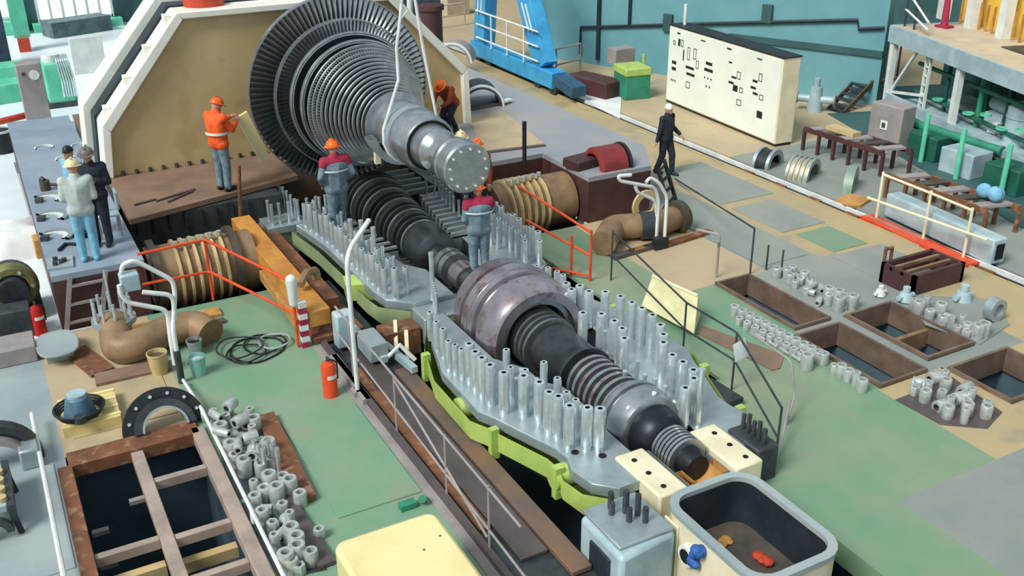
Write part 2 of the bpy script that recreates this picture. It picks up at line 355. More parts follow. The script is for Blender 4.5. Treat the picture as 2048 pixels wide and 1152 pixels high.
def casing(label, xs, win, wout, zf, mflange, mbody, off=.12, depth=1.2, bore=True):
    t = thing('lower_casing', label, 'turbine casing', ((xs[0]+xs[-1])/2, YA, zf-depth-.3))
    n = len(xs); th = .16
    for sgn in (1, -1):
        b = MB(); vs = []
        for x in xs:
            wi, wo = interp(win, x), interp(wout, x)
            vs += [(x, YA+sgn*wi, zf), (x, YA+sgn*wo, zf), (x, YA+sgn*wo, zf-th), (x, YA+sgn*wi, zf-th)]
        fs = []
        for i in range(n-1):
            for k in range(4):
                f = (i*4+k, i*4+(k+1) % 4, i*4+4+(k+1) % 4, i*4+4+k); fs.append(f if sgn > 0 else f[::-1])
        fs += [(0,1,2,3), (n*4-4, n*4-1, n*4-2, n*4-3)]
        b.add(vs, fs).build('flange', mflange, t, bev=.015)
    b = MB(); vs = []; sec = [(1, 0), (1, -.24), (.9, -.36), (.66, -.7), (.35, -1), (-.35, -1), (-.66, -.7), (-.9, -.36), (-1, -.24), (-1, 0)]
    for x in xs:
        wo = interp(wout, x)+off; z0 = zf-th*.7
        for (a, d) in sec: vs.append((x, YA+a*wo, z0+d*depth))
    m = len(sec); fs = [(i*m+k, i*m+k+1, (i+1)*m+k+1, (i+1)*m+k) for i in range(n-1) for k in range(m-1)]
    fs += [tuple(range(m)), tuple(range(n*m-1, (n-1)*m-1, -1))]
    b.add(vs, fs).build('casing_body', mbody, t)
    if bore:
        b = MB(); vs = []; k = 16
        for x in xs:
            wi = interp(win, x)
            for i in range(k+1):
                a = math.pi+math.pi*i/k; vs.append((x, YA+wi*math.cos(a), zf-.02+wi*math.sin(a)))
        b.add(vs, [(i*(k+1)+j, i*(k+1)+j+1, (i+1)*(k+1)+j+1, (i+1)*(k+1)+j) for i in range(n-1) for j in range(k)]).build('bore', M_dsteel, t)
    return t
def put(me, t, x, y, z, name='stud'):
    return part(name, me, t, Vector((x, y, z))-t.location, (0, 0, random.random()*6))
frange = lambda a, b, n: [a+(b-a)*i/(n-1) for i in range(n)]
# ---- front casing
xs = [7.95, 8.2, 8.55, 8.8, 9.05, 9.4, 9.8, 10.05, 10.3, 10.6, 11.0, 11.5, 12.0, 12.5, 12.9, 13.2]
WO = [(7.95, 1.05), (8.2, 1.3), (8.55, 1.36), (8.8, 1.28), (9.05, 1.3), (9.8, 1.56), (10.05, 1.64), (10.3, 1.76), (11.5, 1.74), (12.5, 1.46), (12.9, 1.25), (13.2, 1.1)]
WI = [(7.95, .5), (9.3, .5), (9.35, .42), (10.4, .42), (10.5, .62), (11.3, .62), (11.4, .9), (13.2, .9)]
hp = casing('front lower turbine casing with lime green sides and tall studs around its flange', xs, WI, WO, ZA, M_steel2, M_lime)
left = [(979,810),(1006,826),(1045,833),(1076,846),(1095,867),(1113,876),(1135,896),(1170,900),(1195,902),(938,765),(950,782),(963,795)]
for (x, y) in left: q = P(x, y, ZA); put(ST62, hp, q.x, q.y-.02, ZA)
for (x, y) in [(899,740),(912,748),(925,757),(862,680),(875,700),(888,715)]: q = P(x, y, ZA); put(ST48, hp, q.x, q.y, ZA)
for (x, y) in [(1000,700),(1008,735),(1037,740),(1075,725),(1102,757),(1120,785),(1138,800),(1153,815)]: q = P(x, y, ZA+.5); put(ST48, hp, q.x, q.y-.1, ZA)
for (x, y) in [(1132,566),(1160,571),(1143,578),(1178,582),(1211,583),(1241,592),(1264,604),(1284,615),(1305,629),(1321,649),(1327,668),(1327,684),(1345,709),(1366,723),(1387,739),(1388,756),(1371,775),(1166,625),(1203,627),(1229,641),(1245,656),(1249,676)]:
    q = P(x, y, ZA+.62); put(ST62, hp, q.x, q.y, ZA)
for (x, y) in [(1050,530),(1073,529),(1096,533),(1114,540),(1126,547)]: q = P(x, y, ZA+.5); put(ST48, hp, q.x, q.y, ZA)
for (x, y) in [(1250,745),(1275,725),(1290,752),(1310,760),(1330,775),(1210,665)]: q = P(x, y, ZA+.4); put(RD, hp, q.x, q.y, ZA)
q = P(1395, 852, ZA); put(RDT, hp, q.x, q.y, ZA)
for (x, y) in [(990,800),(1020,815),(1030,795),(1060,815),(1085,840),(1103,850),(1125,865)]: q = P(x, y, ZA); put(RD, hp, q.x, q.y-.1, ZA, 'thin_rod')
for (x, y, ry) in [(928, 815, 0), (1118, 952, 0)]:
    q = P(x, y, ZA-.25); MB().cyl(q+Vector((0,.1,.0)), q+Vector((-.02,-.2,0)), .16, n=16).build('lifting_lug', M_lime, hp)
for (x, y) in [(1150, 905), (1205, 912)]: q = P(x, y, ZA); MB().cyl(q, q+Vector((0,0,.012)), .05, n=10).build('bolt_hole', M_hole, hp)
for sg in (1, -1):
    for i, x in enumerate((8.75, 9.9, 12.2)): MB().bx(x-.05, x+.05, YA+sg*(interp(WO, x)+.08), YA+sg*(interp(WO, x)+.2), ZA-.5, ZA-.05).build('side_rib', M_lime, hp)
# ---- inner casing (whole cylinder with stepped rings)
t = thing('inner_casing', 'heat tinted barrel shaped inner casing with stepped rings', 'turbine casing', (12.3, YA, ZA-.8))
MB().lathe([(13.15,.62),(13.15,.74),(13.1,.8),(12.84,.82),(12.82,.76),(12.72,.76),(12.7,.86),(12.34,.86),(12.32,.79),(12.2,.79),(12.18,.86),(11.85,.83),(11.78,.78),(11.7,.76),(11.7,.62)], (0, YA, ZA), 'X', 64).build('shell', M_heat, t)
MB().lathe([(11.7,.625),(13.15,.625)], (0, YA, ZA), 'X', 48).build('bore', M_dsteel, t)
for i in range(6): MB().lathe([(11.78+.2*i,.63),(11.78+.2*i,.53),(11.82+.2*i,.53),(11.82+.2*i,.63)], (0, YA, ZA), 'X', 48).build('seal_ring', M_steel, t)
MB().lathe([(12.56,.85),(12.55,.88),(12.48,.88),(12.47,.85)], (0, YA, ZA), 'X', 64).build('girth_ring', M_heat, t)
# ---- front rotor
t = thing('turbine_rotor', 'dark front turbine rotor resting in the front casing', 'turbine rotor', (10.5, YA, ZA-.5))
MB().lathe([(13.3,.0),(13.3,.22),(12.4,.22),(12.38,.3),(11.32,.3),(11.3,.4),(10.5,.4),(10.46,.43),(10.4,.43),(10.4,.3),(9.3,.3),(9.28,.3)], (0, YA, ZA), 'X', 48).build('shaft', M_dsteel, t)
for i in range(8): MB().lathe([(11.38+.13*i,.28),(11.38+.13*i,.46),(11.43+.13*i,.46),(11.43+.13*i,.28)], (0, YA, ZA), 'X', 48).build('blade_ring', M_steel, t)
for i in range(7): MB().lathe([(9.36+.145*i,.28),(9.36+.145*i,.41-.004*i),(9.42+.145*i,.41-.004*i),(9.42+.145*i,.28)], (0, YA, ZA), 'X', 48).build('gland_ring', M_steel if i % 2 else M_heat, t)
MB().lathe([(9.32,.3),(9.32,.47),(9.26,.49),(9.2,.49),(9.19,.44),(9.14,.44),(9.13,.49),(8.92,.48),(8.82,.45),(8.8,.4),(8.8,.3)], (0, YA, ZA), 'X', 64).build('thrust_disc', M_steel, t)
MB().lathe([(8.81,.37),(8.7,.37),(8.56,.34),(8.47,.27),(8.44,.2),(8.0,.2),(7.85,.16),(7.85,.0)], (0, YA, ZA), 'X', 48).build('hub', M_ddisc, t)
for i in range(6): MB().lathe([(8.42-.065*i,.18),(8.42-.065*i,.28),(8.38-.065*i,.28),(8.38-.065*i,.18)], (0, YA, ZA), 'X', 40).build('collar', M_steel, t)
for a in (50, 100, 150): MB().cyl((8.9, YA+.47*math.cos(R(a)), ZA+.47*math.sin(R(a))), (8.9, YA+.5*math.cos(R(a)), ZA+.5*math.sin(R(a))), .03, n=8).build('balance_plug', M_white, t)
# segment block with short bolts beside the inner casing
t = thing('seal_segment', 'small grey seal segment with upright bolts beside the inner casing', 'machine part', P(1150, 700, ZA))
b = P(1150, 700, ZA)
MB().beam(P(1120, 675, ZA+.02), P(1172, 720, ZA+.02), .12, .08).build('segment_bar', M_steel2, t)
for i in range(4): q = P(1124+14*i, 678+11*i, ZA+.05); MB().cyl(q, q+Vector((0,0,.14)), .022, n=8).build('bolt', M_stud, t)
# ---- middle casing
xs = frange(13.75, 18.15, 12)
WO2 = [(13.75, 1.15), (14.2, 1.6), (15.5, 1.62), (17, 1.66), (18.15, 1.8)]
WI2 = [(13.75, .45), (15.2, .45), (15.35, .7), (18.15, 1.0)]
ip = casing('middle lower turbine casing with sage green sides between two workers in coveralls', xs, WI2, WO2, ZA, M_steel2, M_sage)
for i, x in enumerate(frange(14.1, 18.0, 17)):
    wo = interp(WO2, x)
    put(ST48 if i % 3 else ST55, ip, x, YA+wo-.13, ZA); put(RD6 if i % 2 else ST48, ip, x+.1, YA+wo-.36, ZA)
    put(ST55 if i % 3 else ST48, ip, x, YA-wo+.13, ZA); put(ST48, ip, x+.12, YA-wo+.36, ZA)
    if x > 15: put(RD, ip, x+.05, YA-wo+.55, ZA, 'thin_rod')
for (x, y) in [(707, 528), (728, 530), (752, 545)]: q = P(x, y, ZA); put(RDT, ip, q.x, q.y, ZA)
q = P(866, 600, ZA); put(RDT, ip, q.x, q.y, ZA)
for i in range(9):
    x = 16.0+.25*i; ri = .56+.035*i; ro = interp(WI2, x)-.01+.12
    MB().lathe([(x,ri),(x,ro),(x+.09,ro),(x+.09,ri),(x,ri)], (0, YA, ZA+.03), 'X', 24, math.pi, 2*math.pi).build('diaphragm', M_steel2, ip)
    MB().bx(x, x+.09, YA-ri, YA-ro-.2, ZA, ZA+.1).build('diaphragm_end', M_steel2, ip); MB().bx(x, x+.09, YA+ri, YA+ro+.1, ZA, ZA+.07).build('diaphragm_end', M_steel2, ip)
q = P(720, 565, ZA-.1); MB().prism([(q.x-.3, q.y-.2), (q.x+.25, q.y-.2), (q.x+.3, q.y+.2), (q.x-.1, q.y+.3)], ZA-.35, ZA-.05).build('support_foot', M_lime, ip)
# ---- middle rotor
t = thing('turbine_rotor', 'ribbed middle rotor lying in the casing behind the worker with magenta shoulders', 'turbine rotor', (16.5, YA, ZA-.6))
MB().lathe([(18.8,0),(18.8,.28),(16.1,.28),(16.05,.42),(15.75,.43),(15.5,.4),(15.42,.3),(15.4,.2),(14.95,.2),(14.5,.2),(14.0,.2),(13.6,.0)], (0, YA, ZA), 'X', 48).build('shaft', M_dsteel, t)
for i in range(15):
    x = 16.12+.18*i; r = .43+.016*i
    MB().lathe([(x,.26),(x,r),(x+.055,r+.005),(x+.07,r-.02),(x+.07,.26)], (0, YA, ZA), 'X', 48).build('disc', M_dsteel if i % 3 else M_steel, t)
MB().lathe([(15.0,.2),(15.0,.3),(14.86,.3),(14.86,.24),(14.8,.24),(14.8,.3),(14.66,.3),(14.66,.2)], (0, YA, ZA), 'X', 40).build('coupling', M_steel, t)
MB().lathe([(14.5,.2),(14.5,.25),(14.15,.25),(14.15,.2)], (0, YA, ZA), 'X', 40).build('copper_sleeve', M_heat, t)
# ---- intermediate bearing pedestal
t = thing('bearing_pedestal', 'grey bearing pedestal with rods between the front and middle casings', 'bearing housing', (13.5, YA, -.9))
MB().bx(13.22, 13.74, YA-1.0, YA-.3, -.9, ZA-.05).bx(13.22, 13.74, YA+.3, YA+1.25, -.9, ZA-.05).bx(13.22, 13.74, YA-1.0, YA+1.25, -.9, ZA-.5).build('pedestal_body', M_steel2, t, bev=.02)
MB().bx(13.3, 13.7, YA+1.3, YA+1.9, -.2, .25).build('side_bracket', M_rust, t)
for i in range(5): MB().cyl((13.3+.09*i, YA+1.0-.03*i, ZA-.05), (13.3+.09*i, YA+1.0-.03*i, ZA+.35), .028, n=8).build('rod', M_stud, t)
for i in range(4): MB().cyl((13.3+.12*i, YA-.8, ZA-.05), (13.3+.12*i, YA-.8, ZA+.3), .035, n=8).build('rod', M_stud, t)
# ---- rear casing frame
t = thing('lower_casing', 'rear lower casing frame with rows of short studs under the lifted rotor', 'turbine casing', (19.5, YA, -.9))
for sg in (1, -1):
    MB().bx(18.25, 20.8, YA+sg*1.55, YA+sg*2.35, ZA-.16, ZA).build('flange', M_steel2, t, bev=.015)
    MB().bx(18.3, 20.8, YA+sg*1.6, YA+sg*2.42, ZA-1.3, ZA-.17).build('casing_body', M_sage, t)
    for i in range(9):
        put(RD, t, 18.4+.27*i, YA+sg*2.2, ZA); put(RD, t, 18.5+.27*i, YA+sg*1.7, ZA)
MB().bx(18.25, 18.6, YA-1.55, YA-1.0, ZA-.16, ZA).build('flange', M_steel2, t); MB().bx(18.25, 18.6, YA+1.0, YA+1.55, ZA-.16, ZA).build('flange', M_steel2, t)
for i in range(6): put(RD, t, 18.42, YA+1.1+.19*i, ZA); put(RD, t, 18.42, YA-1.1-.19*i, ZA)
for i in range(5):
    MB().bx(18.9+.35*i, 19.0+.35*i, YA-1.5, YA-.7, ZA-.1, ZA).build('support_bar', M_steel2, t)
MB().lathe([(18.6,1.5),(20.8,1.5)], (0, YA, ZA), 'X', 24, math.pi, 2*math.pi).build('bore', M_dsteel, t)
# ---- lifted rotor
ZR = 2.48
t = thing('bladed_rotor', 'large bladed turbine rotor hanging in slings above the casings', 'turbine rotor', (17.5, YA, ZR-1.95))
MB().lathe([(20.9,0),(20.9,.5),(20.45,.6),(20.4,1.28),(20.0,1.28),(19.95,1.2),(19.55,1.1),(19.5,1.3),(19.4,1.2),(19.35,.9),(19.05,.9),(19.0,.9),(18.7,.85),(18.5,.8),(17.15,.36)], (0, YA, ZR), 'X', 72).build('drum', M_ddisc, t)
for (x, r) in ((19.34, 1.34), (18.98, 1.24)):
    wd_ = MB().lathe([(x+.055,r-.4),(x+.055,r-.01),(x-.055,r-.01),(x-.055,r-.4)], (0, YA, ZR), 'X', 80).build('wide_disc', M_ddisc, t)
    MB().lathe([(x+.06,r-.05),(x+.06,r),(x+.04,r+.02),(x-.03,r+.02),(x-.06,r-.03),(x-.06,r-.05)], (0, YA, ZR), 'X', 80).build('rim_band', M_steel, wd_)
MB().lathe([(17.16,.44),(17.1,.5),(15.62,.5),(15.55,.46),(15.55,.4),(15.42,.38),(15.2,.38),(15.12,.3),(15.05,.25),(14.6,.25)], (0, YA, ZR), 'X', 72).build('shaft', M_steel, t)
MB().lathe([(15.548,.445),(15.535,.445),(15.535,.38)], (0, YA, ZR), 'X', 64).build('groove', M_hole, t)
MB().lathe([(16.5,.5),(16.5,.53),(16.2,.53),(16.2,.5)], (0, YA, ZR), 'X', 64).build('journal_band', M_steel2, t)
cf = MB().lathe([(14.6,.25),(14.6,.4),(14.5,.41),(14.46,.37),(14.42,.37),(14.38,.43),(14.1,.43),(14.07,.4),(14.07,0)], (0, YA, ZR), 'X', 64).build('coupling_flange', M_steel, t)
for i in range(12):
    a = R(30*i+8); MB().cyl((14.06, YA+.33*math.cos(a), ZR+.33*math.sin(a)), (14.04, YA+.33*math.cos(a), ZR+.33*math.sin(a)), .022, n=8).build('flange_bolt', M_white, cf)
for i in range(13):
    x = 18.64-.117*i; r = 1.21-.048*i
    dc = MB().lathe([(x+.038,r-.42),(x+.038,r-.015),(x+.002,r-.015),(x+.002,r-.42)], (0, YA, ZR), 'X', 72).build('disc', M_ddisc, t)  # dark faces carry the shade of the gaps between discs
    MB().lathe([(x+.042,r-.04),(x+.042,r),(x+.03,r+.012),(x+.008,r+.012),(x-.002,r),(x-.002,r-.04)], (0, YA, ZR), 'X', 72).build('rim_band', M_steel, dc)
MB().lathe([(17.14,.3),(17.14,.62),(17.08,.62),(17.06,.5)], (0, YA, ZR), 'X', 64).build('end_disc', M_steel, t)
def blade_mesh(r0, r1, ch, th, tw, name='blade'):
    b = MB(); vs = []; n = 4
    for k in range(n+1):
        f = k/n; r = r0+(r1-r0)*f; a = R(18+tw*f); c = ch*(1-.25*f); h = th*(1-.5*f)
        ca, sa = math.cos(a), math.sin(a)
        for (u, v) in ((-c/2, 0), (0, h), (c/2, 0), (0, -h*.2)):
            vs.append((u*ca-v*sa, u*sa+v*ca, r))
    fs = [(k*4+j, k*4+(j+1) % 4, k*4+4+(j+1) % 4, k*4+4+j) for k in range(n) for j in range(4)]+[(n*4, n*4+1, n*4+2, n*4+3)]
    return b.add(vs, fs).mesh(name, M_steel)
bm1 = blade_mesh(1.26, 1.95, .135, .016, 45); bm2 = blade_mesh(1.1, 1.53, .1, .012, 38)
for i in range(100): part('blade', bm1, t, Vector((20.2, YA, ZR))-t.location, (2*math.pi*i/100, 0, 0))
for i in range(112): part('blade', bm2, t, Vector((19.75, YA, ZR))-t.location, (2*math.pi*i/112, 0, 0))
MB().lathe([(20.27,1.94),(20.27,1.965),(20.15,1.965),(20.15,1.94),(20.27,1.94)], (0, YA, ZR), 'X', 96).build('shroud_ring', M_steel, t)
MB().lathe([(19.82,1.52),(19.82,1.55),(19.68,1.55),(19.68,1.52),(19.82,1.52)], (0, YA, ZR), 'X', 96).build('shroud_ring', M_steel, t)
MB().lathe([(20.36,1.2),(20.36,1.9)], (0, YA, ZR), 'X', 72).build('rear_blade_disc', M_dsteel, t)
for (x, r0, r1, n) in ((18.58, 1.05, 1.2, 130), (18.46, 1.0, 1.15, 130), (18.35, .95, 1.1, 120)):
    b = MB(); 
    for i in range(n):
        a = 2*math.pi*i/n; m = Matrix.Translation((x, YA, ZR)) @ Matrix.Rotation(a, 4, 'X')
        s = MB().bx(-.05, .05, -.006, .006, r0, r1).xf(m); b.add(s.v, s.f)
    b.build('short_blade_row', M_steel, t, kind='stuff')
# slings
t = thing('lifting_sling', 'steel cable slings holding the lifted rotor shaft', 'sling', (16.5, YA, ZR-.6))
hk = PX(812, -110, 16.4)
for x in (16.4,):
    pts = [hk+Vector(((x-16.5)*.2, .0, 0)), PX(800, 40, 16.4), PX(793, 95, 16.4), PX(797, 160, 16.4), Vector((x, YA+.535, ZR+.15))]+[Vector((x, YA+.55*math.cos(R(a)), ZR+.55*math.sin(R(a)))) for a in range(-10, -171, -20)]+[Vector((x, YA-.535, ZR+.1)), PX(845, 90, 16.4), hk+Vector((0, 0, .0))]
    MB().tube(pts, .03, 8).build('cable', M_white, t)
MB().tube([PX(800, 38, 16.4), PX(815, 20, 16.4), PX(786, -10, 16.4)], .03, 8).build('sling_tail', M_white, t)
MB().box(hk, (.5, .3, .35)).build('crane_hook_block', M_dgrey, t, bev=.05)
# lower saddle plate under the shaft
t = thing('saddle_beam', 'grey lifting saddle under the lifted rotor shaft', 'lifting beam', (16.9, YA, ZR-.72))
MB().lathe([(17.05,.55),(17.05,.68),(16.75,.68),(16.75,.55),(17.05,.55)], (0, YA, ZR), 'X', 24, R(190), R(350)).build('saddle_arc', M_steel2, t)
MB().box((16.9, YA+.5, ZR-.42), (.1, .1, .4)).build('saddle_clamp', M_cream, t)
# ================================================================== tan end casing behind the rotor
t = thing('end_casing', 'tan steel end casing with white rim and dark gasket behind the lifted rotor', 'casing', (22, YA, 1.0))
hw = 4.66
def oct_(h, zt, zb, zs, ins, zc=1.0): return [(YA+h, zb), (YA+h, zs), (YA+h-ins, zt), (YA-h+ins, zt), (YA-h, zs), (YA-h, zb)]
HW2 = 3.42
pl = [(YA+4.66, 1.0), (YA+4.56, 1.96), (YA+2.83, 4.05), (YA-1.6, 4.05), (YA-3.35, 2.2), (YA-3.4, 1.0)]
MB().prismx([pl[0], pl[1], pl[2], pl[3], pl[4], pl[5]], 21.35, 21.45).build('front_panel', M_cover, t)
def rim(o, i, x0, x1):
    b = MB(); n = len(o)
    for k in range(n-1):
        vs = [(x, *p) for x in (x0, x1) for p in (o[k], o[k+1], i[k+1], i[k])]
        b.add(vs, [(0,3,2,1),(4,5,6,7),(0,1,5,4),(1,2,6,5),(2,3,7,6),(3,0,4,7)])
    return b
cy, cz = YA+.6, 1.6
def grow(p, d): 
    v = Vector((p[0]-(YA+.6), max(p[1]-1.0, 0))); l = max(v.length, .01); 
    return (p[0]+d*(1 if p[0] > YA else -1)*(.75 if p[1] > 3 else 1), p[1]+(d*.85 if p[1] > 1.2 else 0))
o1 = [grow(p, .16) for p in pl]; o2 = [grow(p, .2) for p in pl]; o3 = [grow(p, .34) for p in pl]
rim(o1, pl, 21.2, 21.95).build('white_rim', M_rim, t, bev=.02)
rim(o2, pl, 21.95, 22.5).build('gasket', M_navy, t)
rim(o3, pl, 22.5, 23.3).build('rear_shell', M_rim, t, bev=.02)
MB().prismx(pl, 23.1, 23.3).build('rear_panel', M_cover, t)
for k in range(4):
    a = Vector(o1[1]); c = Vector(o1[2]); q = a.lerp(c, .1+.27*k); MB().box((21.5, q.x, q.y+.0), (.3, .12, .25)).build('rim_bracket', M_rim, t)
for k in range(16): MB().cyl((21.3, pl[0][0]-.2-.27*k, 1.0), (21.3, pl[0][0]-.2-.27*k, 1.09), .04, n=6).build('base_bolt', M_dgrey, t)
q = PX(410, 15, 21.6)
tag(MB().lathe([(0,.42),(.16,.42),(.16,.3),(0,.3)], (q.x+.3, q.y-.05, o1[2][1]+.0), 'Z', 32).build('red_ring', M_red), 'red flanged ring lying on top of the tan end casing', 'ring')
# yellow guide plate at left of blades, held by worker
t = thing('guide_plate', 'yellow steel guide plate leaning at the rotor blades beside the orange vest worker', 'guide plate', PX(500, 300, 19.9))
MB().prismx([(PX(472,235,19.75).y, PX(472,235,19.75).z), (PX(493,222,19.75).y, PX(493,222,19.75).z), (PX(538,312,19.75).y, PX(538,312,19.75).z), (PX(522,326,19.75).y, PX(522,326,19.75).z)], 19.7, 19.78).build('plate', M_yell, t)
MB().tube([PX(475,240,19.68), PX(524,326,19.68)], .02).build('edge_strip', M_cream, t)
# ================================================================== pipes with bellows left and right
def bellow_pipe(y0, y1, bel0, label, sgn):
    t = thing('bellows_pipe', label, 'pipe', (17.25, (y0+y1)/2, -.25))
    pr = [(y0, .0), (y0, .55), (bel0, .55)]
    MB().lathe([(y0,0),(y0,.56),(y1,.56),(y1,0)], (17.25, 0, .32), 'Y', 40).build('pipe_body', M_pipe, t)
    for i in range(6):
        yy = bel0+sgn*.16*i; MB().lathe([(yy-.035,.54),(yy-.02,.62),(yy+.02,.62),(yy+.035,.54)], (17.25, 0, .32), 'Y', 40).build('bellow_ring', M_cover, t)
    for yy in (y0+sgn*.12, y1-sgn*.35): MB().lathe([(yy-.06,.54),(yy-.06,.68),(yy+.06,.68),(yy+.06,.54)], (17.25, 0, .32), 'Y', 40).build('flange', M_pipe2, t)
    for i in range(6): MB().cyl((17.0+.03*i, bel0+sgn*.16*i, .94), (17.0+.03*i, bel0+sgn*.16*i, 1.02), .05, n=6).build('bolt', M_stud, t)
    MB().bx(17.0, 17.5, min(y0, y1)+.4, max(y0, y1)-.4, -1.6, -.2).build('pipe_saddle', M_dgrey, t)
bellow_pipe(-1.95, -3.8, -2.45, 'brown bellows pipe crossing the trench behind the red left railing', -1)
bellow_pipe(-10.55, -8.75, -9.05, 'brown bellows pipe beside the dark red platform', -1)
t = thing('casing_wall', 'dark green casing wall with bolts under the brown deck', 'casing', (19.1, -3.6, -.8))
MB().bx(18.9, 19.3, -4.9, -1.95, -.9, .88).build('wall_panel', M_dgrey, t)
for i in range(9): MB().cyl((18.87, -2.1-.3*i, .55), (18.87, -2.1-.3*i, .85), .03, n=8).build('bolt', M_dsteel, t)
# ================================================================== front bearing housing
t = thing('bearing_housing', 'cream cast front bearing housing with saddle and brass shell', 'bearing housing', (7.9, YA, -.6))
for sg in (1, -1):
    MB().bx(7.55, 8.5, YA+sg*.36, YA+sg*.78, -.4, ZA+.04).build('side_block', M_cream, t, bev=.03)
    for i in range(3): MB().cyl((7.7+.3*i, YA+sg*.62, ZA+.04), (7.7+.3*i, YA+sg*.62, ZA+.05), .035, n=10).build('bolt_hole', M_hole, t)
MB().bx(7.5, 8.55, YA-.78, YA+.78, -.6, ZA-.3).build('base', M_cream, t, bev=.03)
MB().lathe([(7.55,.37),(8.45,.37),(8.45,.3),(7.55,.3),(7.55,.37)], (0, YA, ZA), 'X', 24, math.pi, 2*math.pi).build('saddle', M_steel2, t)
MB().lathe([(7.62,.29),(7.9,.29),(7.9,.2),(7.62,.2),(7.62,.29)], (0, YA, ZA), 'X', 24, math.pi, 2*math.pi).build('brass_shell', M_wood, t)
q = P(1490, 900, .3); MB().box((8.0, YA-1.0, .2), (.6, .35, .6)).build('instrument_box', M_dgrey, t, bev=.03)
for i in range(5): MB().cyl((7.8+.1*i, YA-1.0, .5), (7.8+.1*i, YA-1.0, .72+.05*(i % 2)), .03, n=8).build('terminal', M_dgrey, t)
# open tank in front
t = thing('oil_tank', 'open dark oil tank with cream sides at the front end of the turbine', 'tank', (6.6, -6.55, -1.2))
ZT = .6; x0, x1, y0, y1 = 5.75, 7.42, -7.1, -5.88
def rr(x0, x1, y0, y1, r, n=5):
    o = []
    for (cx, cy_, a0) in ((x1-r, y1-r, 0), (x0+r, y1-r, 90), (x0+r, y0+r, 180), (x1-r, y0+r, 270)):
        for i in range(n+1): a = R(a0+90*i/n); o.append((cx+r*math.cos(a), cy_+r*math.sin(a)))
    return o
def ringwall(o, i, z0, z1):
    n = len(o); b = MB(); vs = [(*p, z0) for p in o]+[(*p, z0) for p in i]+[(*p, z1) for p in o]+[(*p, z1) for p in i]; fs = []
    for k in range(n):
        l = (k+1) % n; fs += [(k, l, 2*n+l, 2*n+k), (n+l, n+k, 3*n+k, 3*n+l), (2*n+k, 2*n+l, 3*n+l, 3*n+k), (l, k, n+k, n+l)]
    return b.add(vs, fs)
o = rr(x0, x1, y0, y1, .3); i_ = rr(x0+.07, x1-.07, y0+.07, y1-.07, .24)
ringwall(o, i_, -1.2, ZT-.06).build('tank_wall', M_cream, t)
ringwall(rr(x0-.02, x1+.02, y0-.02, y1+.02, .32), rr(x0+.08, x1-.08, y0+.08, y1-.08, .23), ZT-.06, ZT).build('rim', M_lgrey, t)
ringwall(rr(x0+.075, x1-.075, y0+.075, y1-.075, .23), rr(x0+.08, x1-.08, y0+.08, y1-.08, .23), -.1, ZT-.07).build('inner_lining', M_navy, t)
MB().bx(x0+.05, x1-.05, y0+.05, y1-.05, -.12, -.05).build('tank_bottom', M_sand, t)
q = P(1390, 1075, 0); MB().cyl((6.85, y1-.02, .2), (6.85, y1+.06, .2), .13, n=20).build('inspection_port', M_white, t)
MB().cyl((6.85, y1+.06, .2), (6.85, y1+.07, .2), .085, n=20).build('port_glass', M_hole, t)
MB().bx(6.0, 6.3, y1, y1+.03, -.35, .1).build('name_plate', M_grey, t, bev=.02); MB().bx(7.05, 7.3, y1, y1+.03, -.3, .45).build('side_panel', M_cream, t, bev=.02)
MB().cyl((6.5, y1, -.1), (6.5, y1+.05, -.1), .15, n=20).build('round_cover', M_white, t)
for k in range(6): a = R(60*k); MB().cyl((6.5+.1*math.cos(a), y1+.05, -.1+.1*math.sin(a)), (6.5+.1*math.cos(a), y1+.06, -.1+.1*math.sin(a)), .02, n=8).build('cover_hole', M_hole, t)
q = P(1410, 1085, .35)
b = MB()
for k in range(7): b.sph((6.68+random.uniform(-.07,.07), y1+.05+random.uniform(-.03,.05), .33+random.uniform(-.14,.12)), random.uniform(.05,.08), n=8, m=6)
tag(b.build('blue_rag', M_bluegl), 'bundled blue rag hanging over the cream tank side', 'rag')
b = MB()
for k in range(5): b.sph((6.55+random.uniform(-.08,.08), -6.72+random.uniform(-.06,.06), -.0+random.uniform(0,.03)), random.uniform(.05,.08), (1,1,.5), n=8, m=5)
tag(b.build('orange_rag', M_red), 'orange red rag inside the open front tank', 'rag')
b = MB()
for k in range(5): b.sph((7.02+random.uniform(-.08,.08), -6.55+random.uniform(-.08,.08), -.02), random.uniform(.05,.08), (1,1,.5), n=8, m=5)
tag(b.build('yellow_rag', M_wood), 'yellowish rag at the bottom of the open front tank', 'rag')
# grey cabinet pillar beside
t = thing('pillar_housing', 'grey painted pillar housing with dark window beside the front tank', 'housing', (7.3, -5.45, -1.3))
MB().prism([(6.9, -5.0), (7.75, -5.0), (7.85, -5.85), (7.0, -5.8)][::-1], -1.3, .45).build('housing_body', M_platf, t, bev=.06)
MB().bx(7.1, 7.5, -5.02, -4.97, -.35, .3).build('window_panel', M_navy, t, bev=.02)
MB().bx(7.02, 7.78, -5.78, -5.05, .45, .5).build('top_cover', M_steel2, t, bev=.02)
for (dx, dy, h) in ((.1,.1,.2),(.25,.1,.28),(.2,.25,.18),(.35,.2,.3),(.45,.12,.2),(.4,.35,.16),(.5,.3,.22)): MB().cyl((7.15+dx, -5.65+dy, .5), (7.15+dx, -5.65+dy, .5+h), .035, n=8).build('bolt', M_dgrey, t)
MB().tube([(7.0, -5.0, -.6), (7.1, -4.8, -.5), (7.3, -4.75, -.5)], .05).build('side_bracket', M_grey, t)
tag(MB().cyl((7.9, -5.0, -.5), (8.3, -6.0, -.5), .09, n=12).build('drain_pipe', M_cream), 'pale drain pipe in the pit beside the pillar housing', 'pipe')
